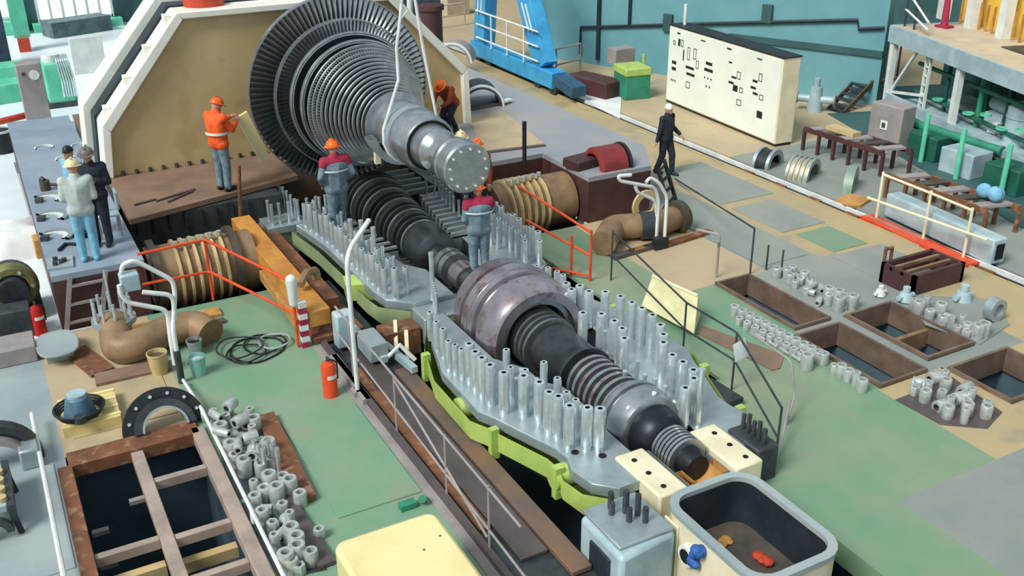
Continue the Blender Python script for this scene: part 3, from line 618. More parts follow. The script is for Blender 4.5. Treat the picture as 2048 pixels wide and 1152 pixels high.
# ================================================================== walkway planks and kerb
def plank(p0, p1, wy, wz, m, label, name='steel_plank', cat='plank'):
    t = MB().beam(p0, p1, wy, wz); return tag(t.build(name, m, bev=.008), label, cat)
plank((7.9, -4.5, -.03), (13.4, -4.5, -.03), .36, .05, M_plank, 'grey brown steel plank along the walkway, ending with cut corner')
plank((7.4, -4.83, -.01), (12.6, -4.83, -.01), .26, .07, M_rplank, 'rusty orange steel plank along the edge of the turbine pit')
plank((8.6, -4.22, -.035), (13.0, -4.22, -.035), .16, .05, M_rust, 'narrow brown plank beside the walkway kerb')
t = thing('walkway_kerb', 'low steel kerb along the green floor edge of the walkway', 'kerb', (9.5, -4.02, 0))
MB().bx(5.2, 13.9, -4.06, -3.98, 0, .1).build('kerb_bar', M_plank, t); MB().bx(5.2, 13.9, -3.98, -3.86, 0, .015).build('kerb_foot', M_grey, t)
def railing(name, label, posts, rails, r=.02, m=None, group=None, base=0.0, pr=None, cat='railing'):
    m = m or M_dgrey; t = thing(name, label, cat, (posts[0][0].x, posts[0][0].y, posts[0][0].z), 0, group)
    for (a, c) in posts: MB().cyl(a, c, pr or r, n=8).build('post', m, t)
    for pts in rails: MB().tube(pts, r, 8, fillet=.08).build('rail', m, t)
    return t
Z = lambda p, z: Vector((p.x, p.y, z))
V = Vector
ps = [V((x, -4.05, .1)) for x in (12.6, 10.9, 9.3, 8.15)]
railing('walkway_railing', 'thin steel railing along the walkway kerb', [(p, Z(p, .95)) for p in ps], [[V((13.2, -4.05, 1.0)), V((7.4, -4.05, .9))], [V((13.2, -4.05, .55)), V((7.3, -4.05, .3))], [V((10.9, -4.05, .9)), V((8.2, -4.05, .2))]], .016, M_grey)
b0 = P(716, 790, 0)
t = thing('davit_pipe', 'tall bent white pipe standing at the walkway beside the worker in coverall', 'pipe', b0)
MB().tube([b0, b0+V((0,0,2.25)), P(738, 440, 2.5)], .035, 10, fillet=.25).build('pipe', M_white, t)
MB().box(b0+V((0,0,.05)), (.16, .16, .1)).build('foot', M_grey, t)
# steel bracket machinery at walkway head
t = thing('steering_bracket', 'grey steel bracket frame at the far end of the walkway', 'machine part', P(690, 700, 0))
q = P(690, 690, 0)
MB().box(q+V((0,0,.3)), (.25, .3, .6)).build('bracket_plate', M_platf, t, bev=.04)
MB().box(P(745, 690, .2), (.6, .3, .3)).build('grey_block', M_lgrey, t, bev=.02)
MB().beam(P(770, 690, .1), P(830, 740, .1), .1, .1).build('arm', M_platf, t); MB().beam(P(700, 650, .1), P(770, 720, .1), .1, .1).build('arm', M_platf, t)
for (x, y) in ((790, 640), (812, 660)): MB().beam(P(x, y, .4), P(x+3, y+60, .0), .06, .06).build('strut', M_cream, t)
MB().tube([P(770, 720, .05), P(800, 690, .3), P(830, 720, .05)], .04).build('lever', M_white, t)
tag(MB().beam(P(668, 720, 0)+V((0,0,.05)), P(735, 810, 0)+V((0,0,.05)), .12, .1).build('steel_angle', M_grey), 'grey steel angle beside the orange extinguisher', 'beam')
# yellow timber beams
def tbeam(a, c, wy, wz, m, label): return tag(MB().beam(a, c, wy, wz).build('timber_beam', m, bev=.01), label, 'beam')
a = P(482, 446, .6); c = P(640, 636, .45); 
tbeam(a, c, .36, .28, M_obeam, 'thick orange yellow beam lying beside the middle casing')
tbeam(P(520, 452, .2), P(665, 612, .2), .26, .3, M_rust, 'brown box beam between the orange beam and the casing')
tbeam(P(470, 475, .2), P(600, 650, .2), .12, .2, M_wood, 'narrow yellow timber left of the orange beam')
tag(MB().bx(14.0, 15.0, -4.75, -3.9, .0, .12).build('beam_support', M_rust, bev=.01), 'brown steel support under the end of the orange beam', 'support')
b = MB()
b.tube([P(600, 570, .75), P(612, 545, .85), P(632, 540, .75), P(634, 560, .6)], .07, 8, fillet=.1); tag(b.build('lifting_strap', M_pipe), 'tan strap loop over the orange beam', 'strap')
# ================================================================== people
def remesh(b, name, m, vox=.02, it=3):
    me = b.mesh(name+'_raw', m); o = bpy.data.objects.new(name+'_raw', me); col.objects.link(o)
    r_ = o.modifiers.new('r', 'REMESH'); r_.mode = 'VOXEL'; r_.voxel_size = vox
    s_ = o.modifiers.new('s', 'SMOOTH'); s_.factor = .5; s_.iterations = it
    dg = bpy.context.evaluated_depsgraph_get(); dg.update()
    out = bpy.data.meshes.new_from_object(o.evaluated_get(dg)); out.name = name
    bpy.data.objects.remove(o); bpy.data.meshes.remove(me)
    for p in out.polygons: p.use_smooth = True
    if not out.materials: out.materials.append(m)
    return out
POSE = dict(ankL=(0,.1,.08), ankR=(0,-.1,.08), kneL=(.03,.1,.49), kneR=(.03,-.1,.49), hipL=(0,.09,.92), hipR=(0,-.09,.92), pel=(0,0,.97), che=(0,0,1.3), nec=(.01,0,1.48), hea=(.03,0,1.62),
    shL=(0,.19,1.41), shR=(0,-.19,1.41), elL=(-.02,.25,1.13), elR=(-.02,-.25,1.13), wrL=(.08,.24,.9), wrR=(.08,-.24,.9))
def person(label, loc, rz, h, top, legs, helmet, pose=None, yoke=None, vest=None, hair=None, face=0.0, boots=None):
    p = {k: Vector(v) for k, v in POSE.items()}
    for k, v in (pose or {}).items(): p[k] = Vector(v)
    sc = h/1.76
    hd = p['hea']-p['nec']; hd.normalize(); fx = Matrix.Rotation(face, 3, 'Z')
    def arms(b, e=0.0):
        for s in 'LR':
            b.hull(p['sh'+s], p['el'+s], .055+e, .045+e); b.hull(p['el'+s], p['wr'+s], .044+e, .032+e)
    def legs_(b, e=0.0):
        for s in 'LR':
            b.hull(p['hip'+s], p['kne'+s], .088+e, .062+e); b.hull(p['kne'+s], p['ank'+s], .062+e, .045+e)
    def torso(b, e=0.0):
        b.hull(p['hipL']*.6+p['hipR']*.4+Vector((0,0,.03)), p['hipR']*.6+p['hipL']*.4+Vector((0,0,.03)), .12+e, .12+e)
        b.hull(p['pel'], p['che'], .125+e, .14+e)
        for s in 'LR':
            q = p['che'].lerp(p['sh'+s], .5); b.hull(p['pel'].lerp(p['hip'+s], .6), q-Vector((0,0,.02)), .1+e, .1+e); b.hull(p['che'], p['sh'+s], .1+e, .062+e)
        b.hull(p['che'], p['nec'], .09+e, .06+e)
    b = MB(); torso(b); arms(b); legs_(b)
    b.hull(p['nec'], p['hea']-hd*.04, .052, .05)
    rot = Vector((0,0,1)).rotation_difference(hd).to_matrix() @ fx
    k = len(b.v); b.sph((0,0,0), 1, (.098, .078, .122), n=16, m=12); b.sph((.095,0,-.015), .02, (1,.8,1.4)); b.sph((.085,0,-.075), .035, (1,1.1,.8)); b.sph((0,.08,-.005), .022, (.8,.5,1.4)); b.sph((0,-.08,-.005), .022, (.8,.5,1.4))
    for i in range(k, len(b.v)): b.v[i] = p['hea']+rot @ b.v[i]
    for s in 'LR':
        a = p['ank'+s]; b.hull(a-Vector((.03,0,.03)), a+Vector((.16,0,-.05)), .042, .032)
        e = p['wr'+s]; d = (e-p['el'+s]).normalized(); b.hull(e, e+d*.08, .03, .036)
    me = remesh(b, 'body', M_skin, .02, 2)
    fb = MB()
    for s, sg in (('L', 1), ('R', -1)):
        e = p['wr'+s]; d = (e-p['el'+s]).normalized(); sd = d.cross(Vector((0,0,1))); sd = sd.normalized() if sd.length > .2 else Vector((1,0,0)); nn = sd.cross(d)
        for j, ln in enumerate((.07,.08,.075,.06)):
            o_ = e+d*.1+sd*(-.027+.018*j); kn = o_+d*ln*.55-nn*.008*sg; fb.hull(o_-d*.02, kn, .009, .0085, 6); fb.hull(kn, kn+d*ln*.4-nn*.025*sg, .0085, .007, 6)
        th = e+d*.03+sd*.03; fb.hull(th, th+d*.035+sd*.025, .011, .01, 6); fb.hull(th+d*.035+sd*.025, th+d*.07+sd*.025, .01, .008, 6)
    k = len(me.vertices); v2 = [v.co.copy() for v in me.vertices]+fb.v; f2 = [tuple(q.vertices) for q in me.polygons]+[tuple(i+k for i in f) for f in fb.f]
    m2 = bpy.data.meshes.new('body'); m2.from_pydata([tuple(v) for v in v2], [], f2); m2.materials.append(M_skin)
    for q in m2.polygons: q.use_smooth = True
    o = bpy.data.objects.new('person', m2); col.objects.link(o); o.location = Vector(loc); o.rotation_euler = (0,0,rz); o.scale = (sc, sc, sc)
    tag(o, label, 'person')
    b = MB(); torso(b, .026); arms(b, .018); b.hull(p['hipL'], p['hipR'], .135, .135); part('jacket', remesh(b, 'jacket', top, .02, 2), o)
    b = MB(); legs_(b, .022); part('trousers', remesh(b, 'trousers', legs, .02, 2), o)
    b = MB()
    for s in 'LR':
        a = p['ank'+s]; b.hull(a-Vector((.035,0,.025)), a+Vector((.16,0,-.04)), .055, .045); b.hull(a, a+Vector((0,0,.08)), .055, .056)
    for v in b.v: v.z = max(v.z, 0.0)
    bo = remesh(b, 'boots', boots or M_black, .02, 1); part('boots', bo, o)
    eb = MB()
    for sg in (1,-1):
        eb.sph(p['hea']+rot @ Vector((.086, .03*sg, .012)), .011, n=8, m=6)
    part('eyes', eb.mesh('eyes', M_black), o)
    mb = MB().sph(p['hea']+rot @ Vector((.092, 0, -.055)), .012, (.5, 2, .5), n=8, m=6); part('mouth', mb.mesh('mouth', M_mag), o)
    if yoke:
        b = MB(); e = .033
        for s in 'LR':
            b.hull(p['che']+Vector((0,0,.06)), p['sh'+s], .1+e, .062+e); b.hull(p['sh'+s], p['sh'+s].lerp(p['el'+s], .25), .055+e, .053+e)
        b.hull(p['che']+Vector((0,0,.06)), p['nec'], .1+e, .055+e); yo = part('yoke', remesh(b, 'yoke', yoke, .02, 2), o)
        b = MB(); c = p['che']+Vector((0,0,-.005))
        b.lathe([(-.015,1),(.015,1)], (0,0,0), 'Z', 24)
        for v in b.v: v.x = c.x+v.x*.185; v.y = c.y+v.y*.265; v.z += c.z-.03
        part('reflective_stripe', b.mesh('stripe', M_white), yo)
    if vest:
        b = MB(); torso(b, .04); vo = part('vest', remesh(b, 'vest', vest, .02, 2), o)
        b = MB().lathe([(-.025,1),(.025,1)], (0,0,0), 'Z', 24); c = p['che'].lerp(p['pel'], .5)
        for v in b.v: v.x = c.x+v.x*.2; v.y = c.y+v.y*.225; v.z += c.z
        part('reflective_stripe', b.mesh('stripe', M_white), vo)
    if helmet:
        b = MB().sph((0,0,0), 1, (.135, .115, .12), n=20, m=8, lo=0.0); b.lathe([(0,.115),(-.012,.15),(-.004,.15),(.01,.116)], (0.01,0,0), 'Z', 20)
        b.box((.135,0,-.005), (.07,.14,.012)); b.box((0,0,.118), (.18,.03,.012))
        for i in range(len(b.v)): b.v[i] = p['hea']+rot @ (b.v[i]+Vector((0,0,.035)))
        part('helmet', b.mesh('helmet', helmet), o)
    if hair:
        b = MB().sph((0,0,0), 1, (.106, .088, .125), n=16, m=8, lo=.05)
        for i in range(len(b.v)): b.v[i] = p['hea']+rot @ (b.v[i]+Vector((-.01,0,.012)))
        part('cap', b.mesh('cap', hair), o)
    return o
def zoff(x, y, z): return P(x, y, z)
person('worker in orange vest and orange helmet standing on the brown deck by the rotor', P(450, 381, 1.0), R(-62), 1.86, M_vest, M_cover_bl, M_hat,
    dict(wrL=(.42,.12,1.3), elL=(.18,.24,1.22), wrR=(.38,-.1,1.25), elR=(.14,-.25,1.18), hea=(.07,0,1.61)), vest=M_vest)
person('worker in grey blue coverall with magenta shoulders standing left of the middle rotor', P(682, 474, ZA), R(4), 1.9, M_cover_bl, M_cover_bl, M_hat,
    dict(wrL=(.14,.2,.98), wrR=(.14,-.2,.98), elL=(-.06,.3,1.16), elR=(-.06,-.3,1.16), ankR=(.12,-.12,.08), kneR=(.1,-.1,.49)), yoke=M_mag)
person('worker in grey blue coverall with magenta shoulders facing the rotor coupling flange', P(960, 556, ZA), R(-12), 1.74, M_cover_bl, M_cover_bl, M_hat,
    dict(wrL=(.16,.18,1.0), wrR=(.34,-.28,1.15), elR=(.1,-.32,1.2)), yoke=M_mag)
person('worker with orange helmet behind the coupling flange of the lifted rotor', P(957, 447, ZA), R(150), 1.72, M_rustcl, M_dkcl, M_hat)
person('worker with cream helmet next to the orange helmet behind the coupling flange', P(926, 428, ZA), R(170), 1.72, M_dkcl, M_dkcl, M_hatc)
person('crouching worker in rust red jacket and orange helmet beside the right end of the casing', P(905, 262, 1.0), R(120), 1.7, M_rustcl, M_dkcl, M_hat,
    dict(hea=(.42,0,1.2), nec=(.32,0,1.12), che=(.2,0,1.0), shL=(.26,.19,1.1), shR=(.26,-.19,1.1), elL=(.4,.22,.85), elR=(.4,-.22,.85), wrL=(.55,.12,.75), wrR=(.55,-.12,.75), pel=(0,0,.75), hipL=(0,.09,.72), hipR=(0,-.09,.72), kneL=(.25,.12,.45), kneR=(.22,-.12,.45)))
person('man in black shirt and dark trousers walking beside the crane rail', P(1328, 349), R(200), 1.72, M_dkcl, M_dkcl, None,
    dict(ankL=(.16,.08,.08), kneL=(.14,.09,.5), ankR=(-.18,-.08,.1), kneR=(-.02,-.09,.5), wrL=(.2,.28,.98), elL=(-.02,.27,1.14), wrR=(-.05,-.3,.9)), hair=M_white)
person('man in pale jacket and light blue trousers with white helmet on the left deck', P(182, 521, 1.0), R(-8), 1.76, M_ltgr, M_ltbl, M_hatc,
    dict(wrL=(.22,.12,1.12), wrR=(.22,-.12,1.12), elL=(-.02,.24,1.12), elR=(-.02,-.24,1.12)), boots=M_ltbl)
person('man in dark navy clothes standing right of the man in light blue trousers', P(209, 489, 1.0), R(160), 1.76, M_dkcl, M_dkcl, M_dgrey and mat('grey_helmet', (120, 112, 108), (100, 94, 92), .5),
    dict(wrL=(.22,.1,1.2), wrR=(.2,-.12,1.1)))
person('man in blue jacket mostly hidden behind the man with white helmet', P(172, 470, 1.0), R(120), 1.66, M_ltbl, M_dkcl, None, hair=M_black)
# ================================================================== right side of the hall
# control panel
a = V((23.68, -17.95, 0)); c = V((18.58, -17.62, 0)); d = (c-a).normalized(); nrm = V((-d.y, d.x, 0)); nrm = nrm if nrm.y > 0 else -nrm
t = thing('control_panel', 'large white upright control panel with black symbols', 'control panel', (a+c)/2)
HT = 2.25; ux = d; L_ = (c-a).length
def onp(u, z, o=0.0): return a+ux*u+V((0,0,z))+nrm*o
def pbox(u0, u1, z0, z1, o0, o1):
    vs = [onp(u, z, o) for o in (o0, o1) for (u, z) in ((u0,z0),(u1,z0),(u1,z1),(u0,z1))]
    return MB().add(vs, [(0,1,2,3),(4,7,6,5),(0,4,5,1),(1,5,6,2),(2,6,7,3),(3,7,4,0)])
pbox(0, L_, .06, HT, -.55, 0).build('cabinet_body', M_cream, t, bev=.02)
ff = pbox(.03, L_-.03, .1, HT-.04, 0, .015).build('front_face', mat('panel_white', (236, 240, 226), (226, 232, 220), .4, 0, 1), t)
pbox(0, L_, 0, .06, -.5, -.02).build('plinth', M_black, t)
pbox(-.02, L_+.02, HT, HT+.03, -.57, .02).build('top_edge', M_black, t)
def glyph(u, v, w_, h, m=M_black, name='black_symbol'): pbox(u-w_/2, u+w_/2, HT*v-h/2, HT*v+h/2, .015, .022).build(name, m, ff)
def frame_(u, v, w_, h, th=.02):
    b = MB()
    for (u0,u1,z0,z1) in ((u-w_/2,u+w_/2,HT*v+h/2-th,HT*v+h/2),(u-w_/2,u+w_/2,HT*v-h/2,HT*v-h/2+th),(u-w_/2,u-w_/2+th,HT*v-h/2,HT*v+h/2),(u+w_/2-th,u+w_/2,HT*v-h/2,HT*v+h/2)):
        s = pbox(u0,u1,z0,z1,.015,.02); b.add(s.v, s.f)
    b.build('outlined_symbol', M_dgrey, ff)
k = L_/5.1
for (u,v,w_,h) in ((.35,.55,.22,.09),(.35,.47,.22,.09),(1.15,.55,.4,.07),(1.2,.47,.4,.07),(2.05,.68,.3,.08),(2.05,.6,.4,.08),(.8,.68,.05,.3),(.55,.82,.1,.2),(3.2,.62,.2,.05),(3.1,.55,.22,.06),(3.3,.5,.2,.16),(4.1,.66,.2,.06),(4.05,.58,.22,.06),(4.15,.52,.2,.06),(4.4,.3,.22,.18),(3.0,.78,.14,.04),(.5,.93,.16,.04),(1.7,.93,.2,.03),(2.9,.93,.2,.04),(4.2,.92,.2,.03)): glyph(u*k, v, w_, h)
for (u,v,w_,h) in ((.7,.82,.12,.2),(1.05,.72,.12,.36),(1.35,.74,.14,.3),(1.5,.62,.12,.22),(1.1,.33,.2,.18),(.3,.8,.1,.12),(3.4,.66,.16,.2),(3.5,.35,.2,.16),(3.55,.5,.14,.14),(4.3,.72,.14,.2),(4.4,.5,.16,.14)): frame_(u*k, v, w_, h)
for (u, v) in ((.25,.32),(.35,.32),(.45,.32),(1.9,.5),(2.05,.5),(2.2,.5),(2.0,.4),(2.15,.4)): glyph(u*k, v, .05, .05, M_dgrey, 'indicator_lamp')
MB().cyl(onp(.3, HT+.03, -.3), onp(.3, HT+.6, -.3), .05).build('cable_mast', M_white, t)
# wall pipes on the teal wall
def wpt(f, z, o=.06): q = TW0.lerp(TW1, f); return q+TWN*o+V((0,0,z))
def wz(f, y):
    q = TW0.lerp(TW1, f)+TWN*.06; lo, hi = 0, 9
    for _ in range(40):
        m_ = (lo+hi)/2; v_ = V((q.x, q.y, m_))-CAM
        if 576+FPX*v_.dot(DWN)/v_.dot(FWD) > y: lo = m_
        else: hi = m_
    return lo
t = thing('wall_pipe', 'dark conduit running across the teal wall above the control panel', 'pipe', wpt(.1, 0))
MB().tube([wpt(.14, .3), wpt(.14, wz(.14, 55)), wpt(.5, wz(.5, 48)), wpt(.93, wz(.93, 40)), wpt(.935, wz(.935, 58)), wpt(.995, wz(.995, 56))], .05, 8).build('conduit', M_navy, t)
MB().tube([wpt(.3, wz(.3, 52)+2), wpt(.3, wz(.3, 52))], .05, 8).build('branch', M_navy, t)
tag(MB().tube([wpt(.2, .2), wpt(.2, 6)], .07, 8).build('wall_pipe', M_navy), 'vertical dark drain pipe on the teal wall beside the green crate', 'pipe')
for f, z, lb in ((.42, 1.7, 'small dark wall box left of the control panel on the teal wall'), (.7, 2.3, 'small dark wall box above the control panel on the teal wall')):
    q = wpt(f, z); tag(MB().beam(q-(TW1-TW0).normalized()*.16, q+(TW1-TW0).normalized()*.16, .1, .55).build('wall_box', M_teald, bev=.01), lb, 'wall box')
tag(MB().beam(wpt(.05, 3.4, .02), wpt(1, 3.6, .02), .06, .12).build('trim_1', M_teald), 'dark band along the top of the teal wall', None, None, 'structure')
tag(MB().beam(wpt(.6, 1.5, .03), wpt(1, 1.5, .03), .08, .18).build('shade_line', M_teald), 'painted shadow line low on the teal wall', None, None, 'structure')  # dark teal strip put in place of a shadow line on the wall
# stair at end of teal wall
t = thing('steel_stair', 'small steel stair with landing at the end of the teal wall', 'stair', P(1690, 222))
s0 = P(1672, 222); s1 = PX(1733, 158, s0.x+.3)
for i in range(7): q = s0.lerp(s1, i/6); MB().box(q, (.6, .22, .04)).build('tread', M_dgrey, t)
for sg in (-.35, .35): o_ = V((.85*sg, 0, 0)); MB().beam(s0+o_, s1+o_, .05, .15).build('stringer', M_pipe2, t)
MB().box(s1+V((.0, -.5, 0)), (.8, .9, .06)).build('landing', M_pipe, t)
for q in (s1+V((-.3,-.1,0)), s1+V((-.3,-.9,0))): MB().cyl(q, q+V((0,0,1.2)), .03).build('post', M_dgrey, t)
MB().tube([s1+V((-.3,-.1,1.2)), s1+V((-.3,-.9,1.2))], .03).build('handrail', M_dgrey, t)
# green crate with white box
q = P(1270, 195)
t = thing('green_crate', 'green metal crate with yellow green lid near the teal wall', 'crate', q)
MB().box(q+V((.2,0,.35)), (.9, .8, .7), rz=R(-10)).build('crate_body', M_gpipe, t, bev=.02); MB().box(q+V((.2,0,.82)), (.95, .85, .24), rz=R(-10)).build('lid', M_lime, t, bev=.04)
tag(MB().box(P(1262, 175)+V((1.2,-.4,.75)), (.5,.75,.5)).cyl(P(1262,175)+V((1.2,-.4,0)), P(1262,175)+V((1.2,-.4,.6)), .06).build('white_box', M_grey, bev=.02), 'pale box on a short stand behind the green crate', 'box')
tag(MB().cyl(P(1285, 172), P(1285, 172)+V((0,0,1.0)), .05).build('barrier_post', M_lime), 'thin yellow green post beside the green crate', 'post')
# white sheet on floor
pts = [P(1125, 185), P(1240, 180), P(1238, 205), P(1305, 252), P(1290, 256)]
plate('white_sheet', [P(1112, 176), P(1185, 168), P(1243, 192), P(1240, 238)], M_sheet, 'white sheet spread on the floor in front of the green crate', cat='sheet')
# dark red trough
tag(MB().beam(P(1150, 160, .25), P(1230, 180, .25), .8, .5).build('red_trough', M_maroon, bev=.03), 'dark red steel trough on the floor behind the blue crane foot', 'trough')
# gantry crane (blue A-frame leg)
t = thing('gantry_crane', 'bright blue gantry crane leg with bogie standing on the far rail', 'crane', P(1020, 150))
b0 = P(955, 118); b1 = P(1118, 190); dx = (b1-b0).normalized(); bc = (b0+b1)/2
MB().beam(b0+V((0,0,.45)), b1+V((0,0,.45)), .55, .5).build('bogie_beam', M_cyan, t, bev=.03)
for f in (.05, .2, .8, .97):
    q = b0.lerp(b1, f); MB().cyl(q+V((0,-.15,.2)), q+V((0,.15,.2)), .22, n=16).build('wheel', M_dgrey, t)
lt = V((0,0,9)); mid = (b0+b1)/2+V((0,0,8.5))
l0 = b0.lerp(b1, .1)+V((0,0,.7)); l1 = b0.lerp(b1, .86)+V((0,0,.7))
for l, e in ((l0, PY(978, -150, b0.y)), (l1, PY(1020, -150, b0.y))):
    lg = MB().beam(l, e, .45, .8, up=dx).build('leg', M_cyan, t, bev=.02)
    for k in range(2):
        q = l.lerp(e, .25+.0*k)+V((-.12+.24*k, .235, 0)); MB().beam(q, q+(e-l)*.2, .02, .07, up=dx).build('leg_slot', M_white, lg)
MB().beam(b1+dx*.1+V((0,0,.5)), b1+dx*1.2+V((0,0,.35)), .5, .35).build('buffer_box', mat('crane_navy', (52, 92, 120), (40, 72, 98), .5), t, bev=.03)
for k, zz in enumerate((.9, 1.35, 1.8)): MB().tube([l0+V((0,.3,zz-.7)), l1+V((0,.3,zz-.7))], .03).build('guard_rail', M_white, t)
for f in (.3, .5, .7): q = b0.lerp(b1, f)+V((0,.3,.7)); MB().cyl(q, q+V((0,0,1.1)), .03).build('guard_post', M_white, t)
railing('guard_railing', 'grey guard railing between crane foot and teal wall', [(P(1112,168), P(1112,168)+V((0,0,1.1))), (P(1160,155), P(1160,155)+V((0,0,1.1)))], [[P(1112,168)+V((0,0,1.1)), P(1160,155)+V((0,0,1.1))], [P(1112,168)+V((0,0,.6)), P(1160,155)+V((0,0,.6))]], .03, M_grey)
# half cylinder covers on the deck behind the rotor
def halfshell(q, r, ln, rz, label, mo, mi, name='half_shell', tilt=0):
    t = thing(name, label, 'cover', q, rz)
    MB().lathe([(-ln/2, r), (ln/2, r), (ln/2, r-.06), (-ln/2, r-.06), (-ln/2, r)], (0,0,0), 'X', 24, 0, math.pi).build('shell', mo, t, local=True)
    MB().lathe([(-ln/2+.02, r-.062), (ln/2-.02, r-.062)], (0,0,0), 'X', 24, 0, math.pi).build('lining', mi, t, local=True)
    MB().lathe([(ln/2-.06, r+.05), (ln/2, r+.05), (ln/2, r), (ln/2-.06, r)], (0,0,0), 'X', 24, 0, math.pi).build('edge_flange', M_white, t, local=True)
    return t
halfshell(P(960, 205, 1.0), .52, 1.0, R(160), 'dark half cylinder cover lying on the deck behind the crouching worker', M_dgrey, M_black)
t = halfshell(P(912, 120, 1.0), .55, .8, R(140), 'grey half cylinder cover beside the blue crane foot', M_grey, M_dgrey); t.location.z = 1.0
tag(MB().beam(P(935,218,1.02), P(1015,203,1.02), .35, .04).build('steel_sheet', M_plank), 'dark steel sheet on the deck in front of the half cylinder cover', 'sheet')
tag(MB().beam(P(1003,205,1.05), P(1022,200,1.05), .18, .1).build('white_fitting', M_white, bev=.02), 'small white fitting on the deck near the dark half cylinder', 'fitting')
q = P(865, 95, 1.0)
t = thing('red_machine', 'dark red machine standing behind the tan casing edge', 'machine', P(868, 100, 1.0))
MB().cyl(q, q+V((0,0,1.2)), .35, n=16).build('machine_body', M_maroon, t); MB().cyl(q+V((0,0,1.2)), q+V((0,0,1.35)), .42, n=16).build('machine_lid', M_maroon, t)
plate('beige_sheet', [P(935,232,1), P(1005,222,1), P(1088,288,1), P(965,303,1)], M_tan, 'beige steel sheet on the right deck beside the black post', z=1.0, th=.012, cat='sheet')
# black vertical post on right deck edge and rail bits
tag(MB().cyl(P(1049,330,.95), P(1049,330,.95)+V((0,0,.95)), .045).build('black_post', M_black), 'short black post at the edge of the right deck', 'post')
tag(MB().beam(P(960,312,.95), P(1090,296,.95), .1, .16).build('deck_edge_beam', M_plank), 'dark beam along the front edge of the right deck', 'beam')
# dark red cover on the maroon platform
t = thing('red_bearing_cover', 'dark red bearing cover lying on the maroon platform', 'bearing cover', P(1190, 336, 1.0))
q = P(1165, 332, 1.0); MB().box(q+V((.0,0,.1)), (.5, .7, .2), rz=R(10)).build('base_plate', M_maroon, t, bev=.03)
q = P(1212, 330, 1.0); m_ = mat('red_cover_paint', (140, 52, 52), (112, 42, 44), .5)
MB().lathe([(-.35,.34),(-.3,.42),(.3,.42),(.35,.34),(.35,.3),(-.35,.3),(-.35,.34)], q, 'Y', 24, 0, math.pi).build('cover_arch', m_, t); MB().lathe([(.3,.44),(.36,.44),(.36,.28),(.3,.28),(.3,.44)], q+V((0,-.7,0)), 'Y', 20, 0, math.pi).build('end_ring', M_black, t)
# ladder and walkman ladder
def ladder(a0, a1, wv, n, m, label, name='ladder'):
    t = thing(name, label, 'ladder', a0)
    wv = Vector(wv)
    for s in (-.5, .5): MB().beam(a0+wv*s, a1+wv*s, .05, .07).build('stile', m, t)
    for i in range(n): q = a0.lerp(a1, (i+.5)/n); MB().beam(q-wv*.5, q+wv*.5, .05, .04).build('rung', m, t)
    return t
ladder(P(1352, 432), V((16.35, -12.35, 1.05)), (.3, -.4, 0), 5, M_black, 'black ladder leaning on the corner of the maroon platform')
ladder(P(168, 655)+V((-.05,0,0)), V((16.45, -.95, .95)), (0, .55, 0), 3, M_grey, 'grey steel step ladder against the left deck side')
# elbow pipe on right floor
t = thing('elbow_pipe', 'large dark elbow pipe lying on the floor below the maroon platform', 'pipe', P(1270, 500))
pts = [P(1205, 512)+V((0,0,.25)), P(1225, 480)+V((0,0,.28)), P(1260, 478)+V((0,0,.28)), P(1310, 475)+V((0,0,.28)), P(1345, 462)+V((0,0,.28))]
MB().tube(pts, .25, 20, fillet=.3).build('elbow', M_pipe, t)
MB().cyl(P(1345,462)+V((0,0,.28)), P(1358,457)+V((0,0,.28)), .34, n=20).build('flange', M_pipe2, t); MB().cyl(P(1278,478)+V((0,0,.28)), P(1306,476)+V((0,0,.28)), .28, n=20).build('sleeve', M_dgrey, t)
tag(MB().lathe([(-.03,.33),(.03,.33),(.03,.2),(-.03,.2),(-.03,.33)], P(1290,440)+V((0,0,.33)), 'X', 24).build('pipe_flange', M_cover), 'tan pipe flange standing behind the dark elbow pipe', 'flange')
for i, (a_, c_, lb) in enumerate((((1225,515),(1310,490),'dark board on the floor in front of the elbow pipe'), ((1255,505),(1340,480),'yellowish board between elbow pipe and hose rack'), ((1330,490),(1420,462),'rusty brown board right of the hose rack'))):
    tag(MB().beam(P(*a_, .04), P(*c_, .04), .16, .06).build('board', (M_plank, M_wood, M_rust)[i]), lb, 'board')
# white hose racks (bent pipe stands)
def rack(b0, pts_list, label, m=None, low=M_dgrey):
    t = thing('pipe_rack', label, 'pipe stand', b0)
    for pts in pts_list: MB().tube(pts, .035, 10, fillet=.12).build('bent_pipe', m or M_white, t)
    return t
g = P(1328, 495); g2 = P(1312, 490); 
t = rack(g, [[g, g+V((0,0,1.05)), PX(1318,365,g.x), PX(1300,355,g.x+.05), PX(1292,365,g.x)], [g2, g2+V((0,0,.95)), PX(1310,375,g2.x), PX(1240,362,g2.x), PX(1236,352,g2.x), PX(1262,350,g2.x)], [g2+V((.02,0,.6)), PX(1310,400,g2.x), PX(1275,385,g2.x), PX(1270,372,g2.x)]], 'bent white pipe stand near the black ladder on the right')
MB().box(g+V((0,.1,.12)), (.14,.3,.24)).build('stand_foot', M_black, t)
g = P(364, 765); g2 = P(352, 700)
gx = g.x
t = rack(g, [[g, g+V((0,0,.9)), PX(350,585,gx+.2), PX(345,560,gx+.2), PX(268,520,gx+.2), PX(245,530,gx+.2), PX(243,545,gx+.2)], [g+V((.05,.05,.3)), g+V((.05,.05,.75)), PX(335,620,gx+.1), PX(255,605,gx+.1), PX(242,590,gx+.1), PX(238,570,gx+.1)], [PX(350,640,gx+.1), PX(346,590,gx+.1), PX(285,584,gx+.1)]], 'bent white pipe stand at the left with grey box')
MB().box(PX(259,562,gx+.2), (.2,.26,.26)).build('grey_box', M_platf, t, bev=.02); MB().cyl(g, g+V((0,0,.55)), .05).build('dark_sleeve', M_dgrey, t)
